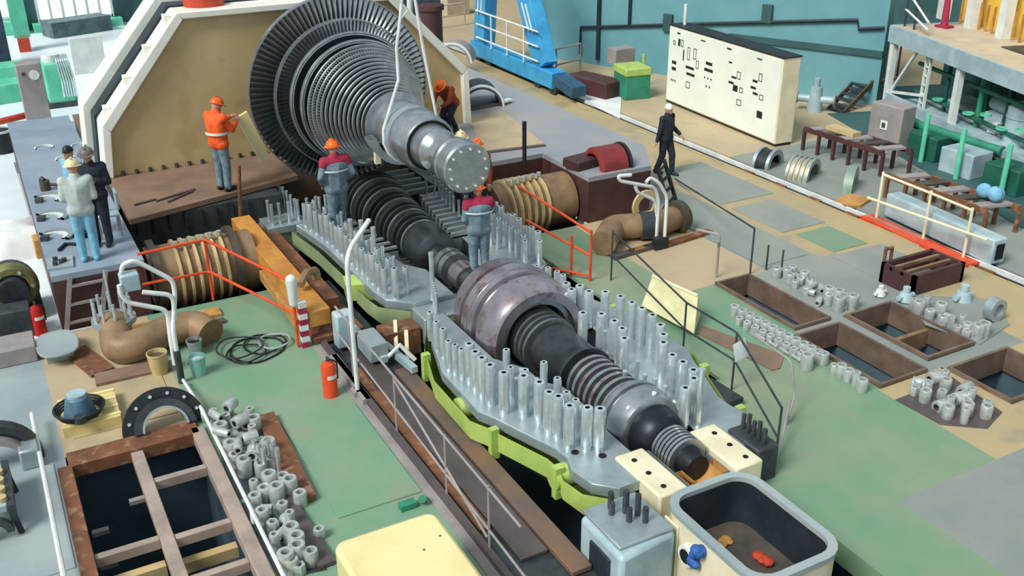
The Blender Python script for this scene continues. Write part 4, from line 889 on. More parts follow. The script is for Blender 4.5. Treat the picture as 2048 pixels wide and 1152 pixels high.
# red railings
def rrail(label, posts, rails, m=M_orred): return railing('red_railing', label, posts, rails, .025, m)
A1 = P(290, 625); B1 = P(427, 600); C1 = P(597, 694)
A1 = V((16.4, -1.75, 0))
rrail('orange red railing in front of the left bellows pipe', [(B1, B1+V((0,0,1.15))), (C1, C1+V((0,0,1.15)))], [[A1+V((0,0,1.15)), B1+V((0,0,1.15)), C1+V((0,0,1.15))], [A1+V((0,0,.6)), B1+V((0,0,.55)), C1+V((0,0,.6))]])
B2 = P(1180, 562); C2 = P(1142, 552); A2 = V((17.0, -8.95, 0))
rrail('orange red railing beside the right studs of the turbine', [(B2, B2+V((0,0,1.0))), (C2, C2+V((0,0,.8))), (P(1035,522,.0), P(1035,522,.0)+V((0,0,.9)))], [[PX(1037,372,17.0), B2+V((0,0,.95))], [PX(1052,440,15.3), B2+V((0,0,.5))], [P(1035,522,.12), B2+V((0,0,.1))]])
tag(MB().cyl(P(482,470,.3), PX(478,330,18.2), .035).build('brown_pole', M_rust), 'brown pole standing between the orange beam and brown deck', 'pole')
# cloth on post & striped post
b = MB(); q = C1+V((0,0,1.0))
b.hull(q+V((0,0,.18)), q-V((0,0,.22)), .09, .07); tag(b.build('white_cloth', M_sheet), 'white cloth draped over the red railing post', 'cloth')
t = thing('striped_post', 'red and white striped warning post beside the red railing', 'post', P(612, 693))
q = P(612, 693)
for i in range(8): MB().box(q+V((0,0,.05+.1*i)), (.09,.13,.1)).build('stripe_block', M_white if i % 2 else M_mag, t)
# tent shaped cream cover right of studs
t = thing('cream_cover', 'folded cream metal cover standing right of the tall studs', 'cover', P(1345, 655))
q0, q1, q2 = P(1295, 612), P(1385, 655), P(1335, 640)
tp0, tp1 = q0+V((.1,-.15,.5)), q1+V((.1,-.15,.5))
MB().add([q0+V((-.1,.2,.1)), q1+V((-.35,.25,.1)), tp1, tp0, q0+V((.3,-.5,0)), q1+V((.3,-.4,0))], [(0,1,2,3), (3,2,5,4), (0,3,4), (1,5,2)]).build('cover_sheet', mat('cream_steel', (216, 214, 168), (200, 196, 150), .5), t)
MB().tube([tp0, tp1], .03).build('ridge', M_cream, t)
# right side thin railings
def r3(label, p, m=M_dgrey): return railing('thin_railing', label, [(q, q+V((0,0,.95))) for q in p], [[q+V((0,0,.95)) for q in p], [q+V((0,0,.5)) for q in p]], .016, m)
r3('thin steel railing right of the cream cover', [P(1222, 560), P(1365, 715), P(1463, 780), P(1548, 942)])
pA = P(1432, 555)
railing('bent_handrail', 'bent grey handrail end at the corner of the narrow right pit', [(pA, pA+V((0,0,.7)))], [[pA+V((0,0,.6)), pA+V((0,0,.85)), pA+V((.35,.25,.87))]], .025, M_grey)
railing('post_row', 'row of thin dark posts beside the narrow right pit', [(P(1500,548), P(1500,548)+V((0,0,.9))), (P(1532,540), P(1532,540)+V((0,0,.5))), (P(1562,545), P(1562,545)+V((0,0,.45)))], [[P(1500,548)+V((0,0,.9)), P(1350,366)+V((0,0,.1))]], .018, M_dgrey)
hA = P(1545, 942); hB = P(1560, 900)
railing('loop_handrail', 'pale loop handrail at the edge of the green floor', [(P(1572,850), P(1572,850)+V((0,0,.35)))], [[P(1572,850), P(1590,790,.3), P(1582,722,.75), P(1500,665,.9)], [P(1545,942), P(1566,870,.2), P(1580,800,.4)]], .018, M_grey)
plate('steel_plate', [P(1402, 652), P(1568, 712), P(1560, 738), P(1545, 742), P(1395, 668)][::-1], M_brown, 'brown steel plate lying on the green floor beside the nut rows', cat='plate')
s_ = P(1480, 720)
t = thing('paper_sign', 'small white paper sheet folded over the thin railing', 'paper', P(1483, 722, .6))
MB().add([P(1466,690,.8), P(1490,675,.85), P(1497,712,.55), P(1470,725,.55), P(1478,700,.72)], [(0,4,3), (0,1,4), (1,2,4), (2,3,4)]).build('sheet', M_sheet, t)
tag(MB().beam(P(1408, 765, .1), P(1472, 805, .1), .28, .08).build('dark_board', M_dgrey), 'dark board on the pit edge behind the tall rod', 'board')
q = [P(1402, 800, .3), P(1460, 832, .3), P(1505, 885, .3), P(1440, 890, .3), P(1398, 850, .3)]
tag(MB().prism([(p.x, p.y) for p in q][::-1], .27, .3).build('cream_plate', M_cream), 'pale cream plate beside the front bearing housing', 'plate')
# right pit frames and kerbs
def kerb(x0, x1, y0, y1, label, h=.06, w_=.05, m=None):
    t = thing('pit_kerb', label, 'frame', ((x0+x1)/2, (y0+y1)/2, 0)); m = m or M_frame
    MB().bx(x0-w_, x1+w_, y1, y1+w_, -.35, h).build('frame_bar', m, t); MB().bx(x0-w_, x1+w_, y0-w_, y0, -.35, h).build('frame_bar', m, t)
    MB().bx(x0-w_, x0, y0, y1, -.35, h).build('frame_bar', m, t); MB().bx(x1, x1+w_, y0, y1, -.35, h).build('frame_bar', m, t)
    return t
kerb(10.68, 12.64, -11.7, -11.0, 'brown steel frame around the narrow right pit behind the nut row')
kerb(8.68, 10.4, -11.7, -10.82, 'brown steel frame around the right pit nearest the green floor')
kt = kerb(8.92, 10.55, -13.05, -12.08, 'brown steel frame around the middle right pit beside the loose parts')
MB().bx(9.7, 9.78, -13.05, -12.08, -.4, -.1).build('cross_bar', M_pipe, kt)
kerb(7.46, 8.48, -13.35, -12.1, 'brown steel frame around the right pit at the picture edge')
# blade carriers beside the rail
def arch(q, r, w_, rz, label, n=2, m=M_steel2, m2=M_black, gap=.22, th=.12):
    t = thing('half_ring', label, 'half ring', q, rz)
    for i in range(n):
        x = -gap*(n-1)/2+gap*i
        MB().lathe([(x-w_/2, r), (x+w_/2, r), (x+w_/2, r-th), (x-w_/2, r-th), (x-w_/2, r)], (0,0,0), 'X', 20, 0, math.pi).build('ring', m, t, local=True)
    MB().lathe([(-gap*(n-1)/2, r-.04), (gap*(n-1)/2, r-.04), (gap*(n-1)/2, r-.07), (-gap*(n-1)/2, r-.07), (-gap*(n-1)/2, r-.04)], (0,0,0), 'X', 20, 0, math.pi).build('core', m2, t, local=True)
    return t
arch(P(1535, 330), .42, .08, R(20), 'black and silver half ring beside the control panel, leftmost of the three', 2, M_steel2, M_black, .35)
arch(P(1605, 352), .46, .06, R(25), 'ribbed grey half ring, middle one of three beside the crane rail', 5, M_steel2, M_cover, .12)
arch(P(1700, 375), .5, .2, R(35), 'grey green half ring standing beside the crane rail, rightmost of three', 1, mat('greygreen_ring', (150, 168, 152), (128, 148, 136), .5, .2), M_dgreen, .2, .2)
plate('tan_board', [P(1668, 405), P(1700, 392), P(1742, 402), P(1720, 416), P(1690, 418)][::-1], M_wood, 'tan wooden board on the floor behind the blue grey beam', cat='board', th=.06)
# blue grey beam with orange red strip
t = thing('crane_beam', 'long pale blue steel beam lying on the floor beside the crane rail', 'beam', P(1860, 470))
u0, u1 = P(1772, 435), P(1985, 535); 
MB().beam(u0+V((0,-.1,.3)), u1+V((0,-.1,.3)), .35, .5).build('beam_body', M_platf, t, bev=.03)
MB().beam(u1+V((0,-.1,.3)), u1+V((-.02,-.1,.3)), .2, .3).build('end_opening', M_hole, t)
tag(MB().beam(P(1732, 432, .03), P(1945, 530, .03), .35, .06).build('red_strip', M_orred), 'orange red steel strip on the floor beside the pale blue beam', 'strip')
rp = [P(1752, 440), P(1845, 482), P(1925, 520)]
railing('yellow_railing', 'pale white and yellow railing standing over the pale blue beam', [(q, q+V((0,0,1.05))) for q in rp], [[P(1735,395,.6), P(1975,480,.6)], [q+V((0,0,1.0)) for q in rp]], .028, M_cream)
# trestles behind
def trestle(a, c, h, m, label, n=6):
    t = thing('steel_trestle', label, 'trestle', a)
    dv = (c-a)
    for s in (0, -.7):
        MB().beam(a+V((s*.3, s, h)), c+V((s*.3, s, h)), .08, .12).build('top_beam', m, t)
        for i in range(n):
            q = a+dv*(i/(n-1))+V((s*.3, s, 0)); MB().beam(q, q+V((0,0,h)), .07, .07).build('leg', m, t)
    for i in range(n-1):
        q = a+dv*((i+.5)/(n-1)); MB().beam(q+V((0,0,h+.04)), q+V((-.2,-.7,h+.04)), .25, .05).build('cross_plate', M_pipe2 if i % 2 else M_grey, t)
    return t
trestle(P(1605, 300), P(1760, 352), .55, M_maroon, 'dark red trestle loaded with parts behind the half rings')
trestle(P(1770, 395), P(1965, 470), .5, M_rust, 'orange brown trestle behind the yellow railing')
for i, (x, y, lb) in enumerate(((1640, 250, 'long grey comb shaped part on the dark red trestle'), (1900, 430, 'bundle of pink and blue cloth on the orange trestle'))):
    if i == 0: tag(MB().beam(P(1605,300).lerp(P(1760,352), .15)+V((-.1,-.35,.67)), P(1605,300).lerp(P(1760,352), .5)+V((-.1,-.35,.67)), .3, .1).build('comb_part', M_cover), lb, 'machine part')
    else:
        b = MB()
        for k in range(6): b.sph(P(1770,395).lerp(P(1965,470), .88)+V((random.uniform(-.25,.25)-.1, random.uniform(-.2,.2)-.45, .68+random.uniform(-.02,.08))), random.uniform(.1,.16), n=8, m=6)
        tag(b.build('cloth_bundle', M_ltbl), lb, 'cloth')
# grey switch cabinet
q = P(1757, 305); t = thing('switch_cabinet', 'grey upright switch cabinet with small white sign', 'cabinet', q)
MB().box(q+V((0,-.3,.6)), (.95, .5, 1.2), rz=R(4)).build('cabinet_body', M_grey, t, bev=.02); MB().box(q+V((0,-.04,.7)), (.2, .02, .22), rz=R(4)).build('white_sign', M_white, t); MB().box(q+V((0,-.025,.7)), (.1, .01, .12), rz=R(4)).build('sign_mark', M_dgrey, t)
# rusty frame box & loose parts near right pits
t = thing('rusty_frame', 'rusty steel frame box on the floor beside the crane rail', 'frame', P(1830, 575))
a = P(1775, 545); b_ = P(1835, 590); c = P(1890, 560)
fx0, fx1, fy0, fy1 = b_.x, b_.x+.75, c.y-.2, b_.y+.15
for (x0, x1, y0, y1) in ((fx0, fx0+.07, fy0, fy1), (fx1-.07, fx1, fy0, fy1), (fx0, fx1, fy0, fy0+.07), (fx0, fx1, fy1-.07, fy1)): MB().bx(x0, x1, y0, y1, 0, .38).build('side_plate', M_maroon, t)
for k in range(2): MB().bx(fx0+.25*(k+1), fx0+.25*(k+1)+.06, fy0, fy1, .3, .36).build('cross_bar', M_pipe, t)
railing('tall_frame_post', 'tall brown post frame beside the rusty frame box', [(P(1762,560), P(1762,560)+V((0,0,.65))), (P(1775,555), P(1775,555)+V((0,0,.6)))], [[P(1762,560)+V((0,0,.6)), P(1775,555)+V((0,0,.6))]], .03, M_rust)
# ================================================================== equipment platform at the upper right
K = P(1790, 232); zt = PX(1797, 62, K.x).z
E0 = P(1785, 52, zt); E1 = P(2060, 152, zt); eu = (E1-E0).normalized(); ev = V((eu.y, -eu.x, 0)); ev = ev if ev.y < 0 else -ev
def F_(u, v_, z): return V((E0.x, E0.y, 0))+eu*u+ev*v_+V((0,0,z))
def UV(x, y, z): q = P(x, y, z)-V((E0.x, E0.y, z)); return q.dot(eu), q.dot(ev)
def fbox(b, u0, u1, v0, v1, z0, z1):
    return b.add([F_(u, v_, z) for z in (z0, z1) for (u, v_) in ((u0,v0),(u1,v0),(u1,v1),(u0,v1))], [(0,3,2,1),(4,5,6,7),(0,1,5,4),(1,2,6,5),(2,3,7,6),(3,0,4,7)])
t = thing('equipment_platform', 'two storey pale steel platform with concrete deck at the upper right', 'platform', F_(3, 2, 0))
fbox(MB(), 0, 9, .05, 7, zt-.06, zt).build('concrete_deck', M_plattop, t)
fbox(MB(), -.05, 9, -.05, .05, zt-.42, zt+.02).build('fascia_beam', M_platf, t); fbox(MB(), -.1, 0, .05, 7, zt-.42, zt+.02).build('fascia_beam', M_platf, t)
zm = PX(1800, 192, K.x).z
fbox(MB(), .2, 9, -.02, .08, zm-.25, zm+.03).build('middle_beam', M_platf, t); fbox(MB(), .9, 9, .08, 2.2, zm-.04, zm).build('middle_deck', M_platf, t)
for u in (.12, 3.4, 6.6): fbox(MB(), u-.08, u+.08, 0, .16, 0, zt-.42).build('column', M_white, t)
for (u0, z0, u1, z1) in ((.2, zm, 1.3, zt-.42), (.2, zm+.05, 1.9, zm+.35), (1.6, .1, .4, zm-.25), (.2, zm-.3, .9, .2)): MB().beam(F_(u0, .1, z0), F_(u1, .1, z1), .07, .07).build('brace', M_white, t)
for u in (1.75, 1.95): fbox(MB(), u-.03, u+.03, .1, .16, .1, zt-.4).build('ladder_stile', M_white, t)
for i in range(10): fbox(MB(), 1.75, 1.95, .1, .14, .2+.24*i, .24+.24*i).build('ladder_rung', M_white, t)
for (u0, u1) in ((.05, 1.6),): 
    for zz in (.45, .9): MB().tube([F_(u0, .3, zt+zz), F_(u1, .1, zt+zz*.4)], .03).build('guard_rail', M_white, t)
for u in (.1, .6): MB().cyl(F_(u, .3, zt), F_(u, .3, zt+.9), .03).build('guard_post', M_dgrey, t)
yu, yv = UV(1990, 62, zt)
tag(fbox(MB(), -.5, 9, yv, yv+.2, zt, zt+4).build('wall_platform', M_yellow), 'yellow painted wall behind the equipment platform', None, None, 'structure')
for i in range(12): tag(fbox(MB(), yu-1.2+.3*i, yu-1.14+.3*i, yv-.35, yv-.3, zt, zt+.7).build('yellow_barrier_post', M_wood), 'brownish barrier post in front of the yellow wall', 'post', 'barrier posts before the yellow wall')
for u, lb in ((yu-2.1, 'white column before the yellow wall, left one'), (yu-.7, 'white column before the yellow wall, middle one'), (yu+.75, 'white column before the yellow wall, right one')):
    tag(fbox(MB(), u, u+.3, yv-.5, yv-.25, zt, zt+4).build('white_column', M_white), lb, 'column')
t = thing('red_hydrant', 'dark pink red hydrant post standing on the platform deck', 'hydrant', F_(2.2, 1.6, zt))
hu, hv = UV(1888, 55, zt); t.location = F_(hu, hv, zt)
MB().cyl(F_(hu,hv,zt), F_(hu-.12,hv+.05,zt+.75), .1, .08).build('hydrant_body', M_mag, t); MB().cyl(F_(hu-.12,hv+.05,zt+.75), F_(hu-.15,hv+.06,zt+.88), .11).build('hydrant_cap', M_maroon, t); MB().box(F_(hu,hv,zt+.03), (.4,.3,.06)).build('hydrant_base', M_mag, t)
tag(MB().cyl(F_(4.6,1.0,zt), F_(4.6,1.0,zt+1.1), .03).build('thin_post', M_dgrey), 'thin dark post on the platform deck', 'post')
tag(fbox(MB(), 3.2, 4.6, 1.2, 2.2, zt, zt+.03).build('deck_grating', M_dgrey), 'dark grating in the concrete platform deck', 'grating')
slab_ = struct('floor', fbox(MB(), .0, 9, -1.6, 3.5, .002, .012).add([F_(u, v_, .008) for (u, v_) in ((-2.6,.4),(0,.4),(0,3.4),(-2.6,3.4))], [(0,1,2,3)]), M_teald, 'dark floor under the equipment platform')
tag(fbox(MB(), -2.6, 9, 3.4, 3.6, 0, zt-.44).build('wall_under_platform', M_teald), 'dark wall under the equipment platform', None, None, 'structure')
# green equipment under it
def tank(u, v_, r, z0, z1, m, label):
    t = thing('storage_tank', label, 'tank', F_(u, v_, z0))
    MB().cyl(F_(u,v_,z0), F_(u,v_,z1), r, n=20).build('tank_shell', m, t); MB().cyl(F_(u,v_,z1), F_(u,v_,z1+.12), r, r*.5, n=20).build('tank_top', m, t)
    for f in (.25, .75): MB().lathe([(-.03, r+.02), (.03, r+.02)], F_(u, v_, z0+(z1-z0)*f), 'Z', 20).build('tank_band', m, t)
tank(3.0, 1.5, .42, zm, zt-.55, M_dgreen, 'dark green vertical tank on the middle platform level')
tank(5.2, .8, .42, zm, zm+.85, M_platf, 'pale grey vertical tank on the middle platform level at the right edge')
tank(4.4, 2.6, .4, zm, zt-.6, M_gpipe, 'green vertical tank behind the pale tanks on the platform')
t = thing('pump_unit', 'pale grey pump with horizontal cylinder on the middle platform level', 'pump', F_(4.2, .9, zm))
MB().cyl(F_(3.8,.9,zm+.6), F_(4.7,.9,zm+.6), .16, n=16).build('pump_cylinder', M_platf, t); MB().box(F_(4.1,.9,zm+.22), (.5,.5,.44)).build('pump_base', M_platf, t); MB().box(F_(4.4,.6,zm+.15), (.25,.2,.25)).build('white_box', M_white, t)
t = thing('green_pipework', 'dark green pipework with valves under the platform', 'pipework', F_(3, 0, 0))
for i, u in enumerate((2.3, 2.5, 3.5, 3.8, 4.6, 5.4, 6.0)): MB().tube([F_(u, .5+.2*(i % 3), .1), F_(u, .5+.2*(i % 3), zt-.5)], .05+.02*(i % 2), 8).build('riser', (M_dgreen, M_gpipe)[i % 2], t)
for i, z in enumerate((.35, .8, zm-.35, zm+1.0)): MB().tube([F_(1.0, .4, z), F_(8, .4, z)], .06, 8).build('header', (M_gpipe, M_dgreen)[i % 2], t)
for i in range(6): MB().lathe([(-.02,.14),(.02,.14),(.02,.1),(-.02,.1),(-.02,.14)], F_(2.3+.7*i, .3, .9+.15*(i % 2)), 'Z', 14).build('valve_wheel', M_mint, t)
q0, q1 = P(1812, 305, .0), P(2005, 410, 0)
t = thing('green_pipe', 'long bright green pipe running in front of the platform', 'pipe', q0)
g0 = PX(1800, 238, 17.2); g1 = PX(2000, 302, 14.4)
MB().cyl(g0, g1, .11, n=14).build('pipe', M_gpipe, t); MB().cyl(g1, g1+(g1-g0).normalized()*.06, .13, n=14).build('end_flange', M_gpipe, t)
for f in (.05, .35, .62, .85): q = g0.lerp(g1, f); MB().cyl(q, V((q.x, q.y, 0)), .05).build('support_leg', M_gpipe, t)
for f in (.2, .5): q = g0.lerp(g1, f); MB().tube([V((q.x,q.y-.3,q.z-.5)), V((q.x-.8,q.y-.3,q.z-.5))], .04).build('cross_pipe', M_dgreen, t)
fr = [P(1830, 330), P(1900, 365), P(1990, 400)]
t = thing('green_machine', 'dark green machine frames behind the orange trestle', 'machine', P(1930, 350))
for i, q in enumerate(fr):
    MB().box(q+V((.3,-.8,.3)), (.9, .7, .6)).build('frame_block', (M_dgreen, M_platf, M_dgreen)[i], t, bev=.03)
    MB().cyl(q+V((.1,-.3,0)), q+V((.1,-.3,1.2)), .06).build('post', M_mint, t)
# ================================================================== left background
def bxo(name, x0, y0, x1, y1, h, dep, m, label, cat, bev=.02, z=0):
    """box whose front-bottom edge runs between two floor pixels"""
    a, c = P(x0, y0, z), P(x1, y1, z); d_ = (c-a); n_ = V((-d_.y, d_.x, 0)).normalized(); n_ = n_ if n_.dot(FWD) > 0 else -n_
    b = MB().add([p+V((0,0,zz)) for zz in (0, h) for p in (a, c, c+n_*dep, a+n_*dep)], [(0,3,2,1),(4,5,6,7),(0,1,5,4),(1,2,6,5),(2,3,7,6),(3,0,4,7)])
    o = b.build(name, m, bev=bev); return tag(o, label, cat)
q = P(50, 100)
t = thing('steel_column', 'pale green steel column with red box at its foot', 'column', q)
MB().box(q+V((0,0,4.5)), (.5,.55,8)).build('column_shaft', M_mint, t); MB().box(q+V((-.3,0,.25)), (.3,.4,.5)).build('red_box', M_red, t)
t = thing('white_cabinet', 'pale grey control cabinet with a round dial at the far left', 'cabinet', P(85, 268))
q = P(85, 268); MB().box(q+V((.25,0,.95)), (.5,.62,1.9)).build('cabinet_body', M_grey, t, bev=.02); MB().cyl(q+V((0,-.1,1.6)), q+V((-.02,-.1,1.6)), .13, n=20).build('dial', M_white, t); MB().cyl(q+V((0,.15,1.65)), q+V((-.02,.15,1.65)), .05, n=12).build('knob', M_dgrey, t)
t = thing('green_machine', 'mint green machine with silver pipes beside the pale cabinet', 'machine', P(130, 215))
q = P(130, 215); MB().box(q+V((.5,0,.65)), (.9,.75,1.3)).build('machine_body', M_mint, t, bev=.04); MB().box(q+V((.5,0,.08)), (1.0,.85,.16)).build('base', M_dgrey, t)
for i in range(6): MB().tube([q+V((.05,-.05-.07*i,.3)), q+V((-.05,-.05-.07*i,.8)), q+V((.1,-.02-.06*i,1.4)), q+V((.5,-.02-.06*i,1.45))], .025, 6, fillet=.1).build('silver_pipe', M_stud, t)
MB().cyl(q+V((.5,.1,1.3)), q+V((.5,.1,1.5)), .25, n=16).build('top_drum', M_white, t)
bxo('green_bench', -30, 215, 60, 200, .55, 1.0, M_mint, 'mint green low cabinet at the left edge under the black machine', 'cabinet')
bxo('green_bench', -30, 172, 58, 160, .5, 1.0, M_mint, 'mint green low cabinet farther back at the left edge', 'cabinet')
bxo('black_machine', -40, 150, 26, 132, 2.0, 1.0, mat('slate_machine', (62, 84, 104), (46, 62, 78), .5), 'dark slate machine at the upper left edge', 'machine')
bxo('dark_bench', 108, 78, 226, 60, .6, 1.0, mat('slate_bench', (96, 116, 116), (70, 90, 92), .6), 'dark bench row below the far window', 'bench')
bxo('white_partition', 112, 292, 165, 284, .6, .1, M_sheet, 'low white partition beside the pale cabinet', 'partition')
tag(MB().tube([P(-20, 248, .4), P(30, 236, .4), P(62, 228, .4)], .09, 10).build('red_pipe', M_red), 'red pipe near the black barrel at the left edge', 'pipe')
t = thing('black_barrel', 'black barrel with white rim at the left edge', 'barrel', P(5, 303))
q = P(5, 303); MB().cyl(q, q+V((0,0,.55)), .32, .34, n=20).build('drum', M_black, t); MB().lathe([(.53,.35),(.58,.35),(.58,.3),(.53,.3),(.53,.35)], q, 'Z', 20).build('rim', M_white, t)
bxo('white_wall_panel', 150, 150, 215, 142, 1.2, .1, M_sheet, 'white board behind the mint green machine', 'board')
# objects on the left deck
for i, (x, y) in enumerate(((95, 400), (100, 436), (108, 475))):
    t = thing('bearing_half_ring', ('farthest', 'middle', 'nearest')[i]+' of three silver half rings lying in a row on the left deck', 'half ring', P(x, y, 1.0), R(-20), 'silver half rings on the left deck')
    for r0, r1, z0, z1, m in ((.34, .25, 0, .05, M_steel2), (.24, .17, 0, .03, M_white)):
        MB().lathe([(z0, r0), (z1, r0), (z1, r1), (z0, r1), (z0, r0)], (0,0,0), 'Z', 20, R(-120), R(60)).build('ring_band', m, t, local=True)
    MB().box((-.1,.12,.04), (.16,.12,.08)).build('dark_block', M_dgrey, t, local=True)
t = thing('pump_tool', 'grey hand pump with dark handle on the left deck', 'tool', P(95, 372, 1.0))
q = P(92, 380, 1.0); MB().cyl(q, q+V((0,0,.2)), .1, n=14).build('pump_body', M_pipe2, t); MB().cyl(q+V((0,0,.12)), P(135,370,1.1), .03).build('handle', M_maroon, t); MB().cyl(q+V((0,0,.2)), q+V((.05,.05,.24)), .05).build('cap', M_dgrey, t)
for i, (x, y, lb) in enumerate(((88, 296, 'thin silver hoop with clamps lying at the back of the left deck'), (130, 318, 'thin silver hoop lying left behind the workers on the deck'), (160, 292, 'small silver hoop near the tan casing on the left deck'))):
    tag(MB().lathe([(.0,.2),(.03,.2),(.03,.17),(0,.17),(0,.2)], P(x, y, 1.0), 'Z', 24, R(-130), R(110)).build('silver_hoop', M_white), lb, 'hoop')
t = thing('parts_tray', 'grey tray with small parts at the front of the left deck', 'tray', P(125, 530, 1.0))
q = P(125, 532, 1.0); MB().box(q+V((.1,.02,.02)), (.5,.4,.04), rz=R(-5)).build('tray', M_lgrey, t)
for (dx, dy) in ((0,.1),(.1,-.05),(.2,.08),(.05,0)): MB().cyl(q+V((dx,dy,.04)), q+V((dx,dy,.1)), .04, n=8).build('small_part', M_dgrey, t)
tag(MB().tube([P(118,500,1.03), P(130,488,1.03), P(155,488,1.03)], .03).build('pry_bar', M_black), 'black bent bar on the left deck', 'bar')
for i, (a_, c_, lb) in enumerate((((268,410),(312,398),'short dark bar lying at the left of the brown deck'), ((312,402),(390,378),'long thin bar lying on the brown deck'), ((335,404),(385,382),'second dark bar crossing the long bar on the brown deck'))):
    tag(MB().cyl(P(*a_, 1.02), P(*c_, 1.02), .022).build('steel_bar', M_plank), lb, 'bar')
t = thing('folding_chair', 'pale grey folding chair on the left deck beside the navy man', 'chair', P(225, 455, 1.0))
q = P(222, 470, 1.0)
MB().box(q+V((0,0,.4)), (.36,.38,.03)).build('seat', M_platf, t); MB().box(q+V((.0,-.19,.65)), (.36,.03,.3)).build('backrest', M_platf, t)
for sx in (-.16,.16):
    for sy in (-.17,.17): MB().cyl(q+V((sx,sy,0)), q+V((sx,sy,.4)), .015).build('leg', M_grey, t)
# ================================================================== left foreground
# tarpaulin heap
t = thing('tarpaulin_heap', 'white tarpaulin over a brown box left of the raised deck', 'tarpaulin', P(40, 505))
q = P(45, 512); b = MB()
g_ = 9
vs = []; 
for i in range(g_):
    for j in range(g_):
        u, v_ = i/(g_-1)*2-1, j/(g_-1)*2-1; r_ = max(abs(u), abs(v_)); h = .55*(1-r_**3)+random.uniform(-.04,.04)*(r_ < .95); vs.append(q+V((.5+u*.75, v_*.65, max(h, 0))))
b.add(vs, [(i*g_+j, (i+1)*g_+j, (i+1)*g_+j+1, i*g_+j+1) for i in range(g_-1) for j in range(g_-1)]); b.build('tarpaulin', M_sheet, t)
MB().box(q+V((-.15,-.38,.2)), (.35,.3,.4)).build('brown_box', M_wood, t, bev=.03)
t = thing('gear_motor', 'dark round gear motor with olive ring at the left edge', 'motor', P(45, 655))
q = P(40, 640)
MB().cyl(q+V((.5,0,.5)), q+V((.1,0,.6)), .4, n=28).build('motor_drum', M_dgrey, t); MB().lathe([(-.12,.36),(-.05,.42),(.05,.42),(.08,.36),(.08,.26),(-.12,.26),(-.12,.36)], q+V((.0,0,.62)), 'X', 28).build('olive_ring', mat('olive_paint', (124, 120, 72), (98, 96, 60), .5), t)
MB().cyl(q+V((-.05,0,.6)), q+V((-.2,0,.58)), .24, n=24).build('hub', M_dgrey, t); MB().box(q+V((.3,0,.1)), (.9,.8,.3)).build('base', M_navy, t, bev=.03)
for k in range(6): a_ = R(60*k); MB().cyl(q+V((-.12,.31*math.cos(a_),.62+.31*math.sin(a_))), q+V((-.15,.31*math.cos(a_),.62+.31*math.sin(a_))), .03, n=6).build('bolt', M_stud, t)
bxo('grey_locker', -30, 745, 78, 722, .28, .6, M_grey, 'grey steel locker lying flat at the left edge', 'locker')
bxo('dark_stand', -20, 690, 72, 672, .5, .4, M_dgrey, 'dark grey stand behind the flat grey locker', 'stand')
def extinguisher(q, h, r, m, label):
    t = thing('fire_extinguisher', label, 'fire extinguisher', q)
    MB().lathe([(0,0),(0,r),(h*.78,r),(h*.86,r*.8),(h*.9,r*.35),(h*.93,r*.3)], q, 'Z', 20).build('cylinder', m, t)
    va = MB().cyl(q+V((0,0,h*.9)), q+V((0,0,h)), r*.22, n=10).build('valve', M_dgrey, t); MB().box(q+V((-.02,0,h)), (.1,.03,.025)).build('handle', M_dgrey, va)
    MB().tube([q+V((0,-r*.3,h*.95)), q+V((0,-r*1.2,h*.85)), q+V((0,-r*1.15,h*.4))], .012, 6, fillet=.05).build('hose', M_black, t)
    MB().lathe([(h*.5,r+.002),(h*.6,r+.002)], q, 'Z', 20, R(150), R(260)).build('label_sticker', M_white, t)
extinguisher(P(662, 790), .62, .11, M_orred, 'orange red fire extinguisher standing on the green floor')
extinguisher(P(83, 668), .58, .1, mat('deep_red', (184, 30, 26), (160, 24, 24), .4), 'deep red fire extinguisher beside the gear motor')
pts = []
q = P(120, 712)
for i in range(20):
    a_ = 2*math.pi*i/20; x_, y_ = math.cos(a_), math.sin(a_); s_ = 1/max((abs(x_)**3+abs(y_)**3)**(1/3), .1); pts.append((q.x+.46*x_*s_, q.y+.31*y_*s_))
tag(MB().prism(pts, .2, .24).bx(q.x-.2, q.x+.25, q.y-.2, q.y+.2, 0, .2).build('pale_cover_plate', M_lgrey, bev=.01), 'pale rounded cover plate lying in front of the deep red extinguisher', 'plate')
# elbow pipe with stud bundle
t = thing('elbow_pipe', 'large brown elbow pipe with bolt studs lying at the left', 'pipe', P(320, 735))
el = [P(238, 690)+V((0,0,.42)), P(240, 722)+V((0,0,.2)), P(285, 718)+V((0,0,.26)), P(340, 690)+V((0,0,.26)), P(395, 678)+V((0,0,.26)), P(425, 690)+V((0,0,.2))]
MB().tube(el, .25, 20, fillet=.3).build('elbow', M_pipe, t)
c0 = P(238, 690)+V((0,0,.42)); MB().cyl(c0, c0+V((0,0,.08)), .34, n=24).build('flange', M_steel2, t)
for k in range(10): a_ = R(36*k); MB().cyl(c0+V((.28*math.cos(a_),.28*math.sin(a_),.08)), c0+V((.28*math.cos(a_),.28*math.sin(a_),.42)), .025, n=8).build('bolt', M_stud, t)
MB().cyl(c0+V((.1,0,.08)), c0+V((.1,0,.85)), .02, n=8).build('rod', M_stud, t)
for i, (a_, c_, w_, m, lb) in enumerate((((190,760),(340,728),.35,M_brown,'brown steel board under the left elbow pipe'), ((265,660),(440,622),.3,M_wood,'tan board behind the left elbow pipe'), ((330,668),(450,640),.14,M_plank,'dark board behind the left elbow pipe'), ((150,700),(205,745),.35,M_rust,'rusty brown plate right of the pale cover plate'))):
    tag(MB().beam(P(*a_, .03), P(*c_, .03), w_, .05).build('board', m), lb, 'board')
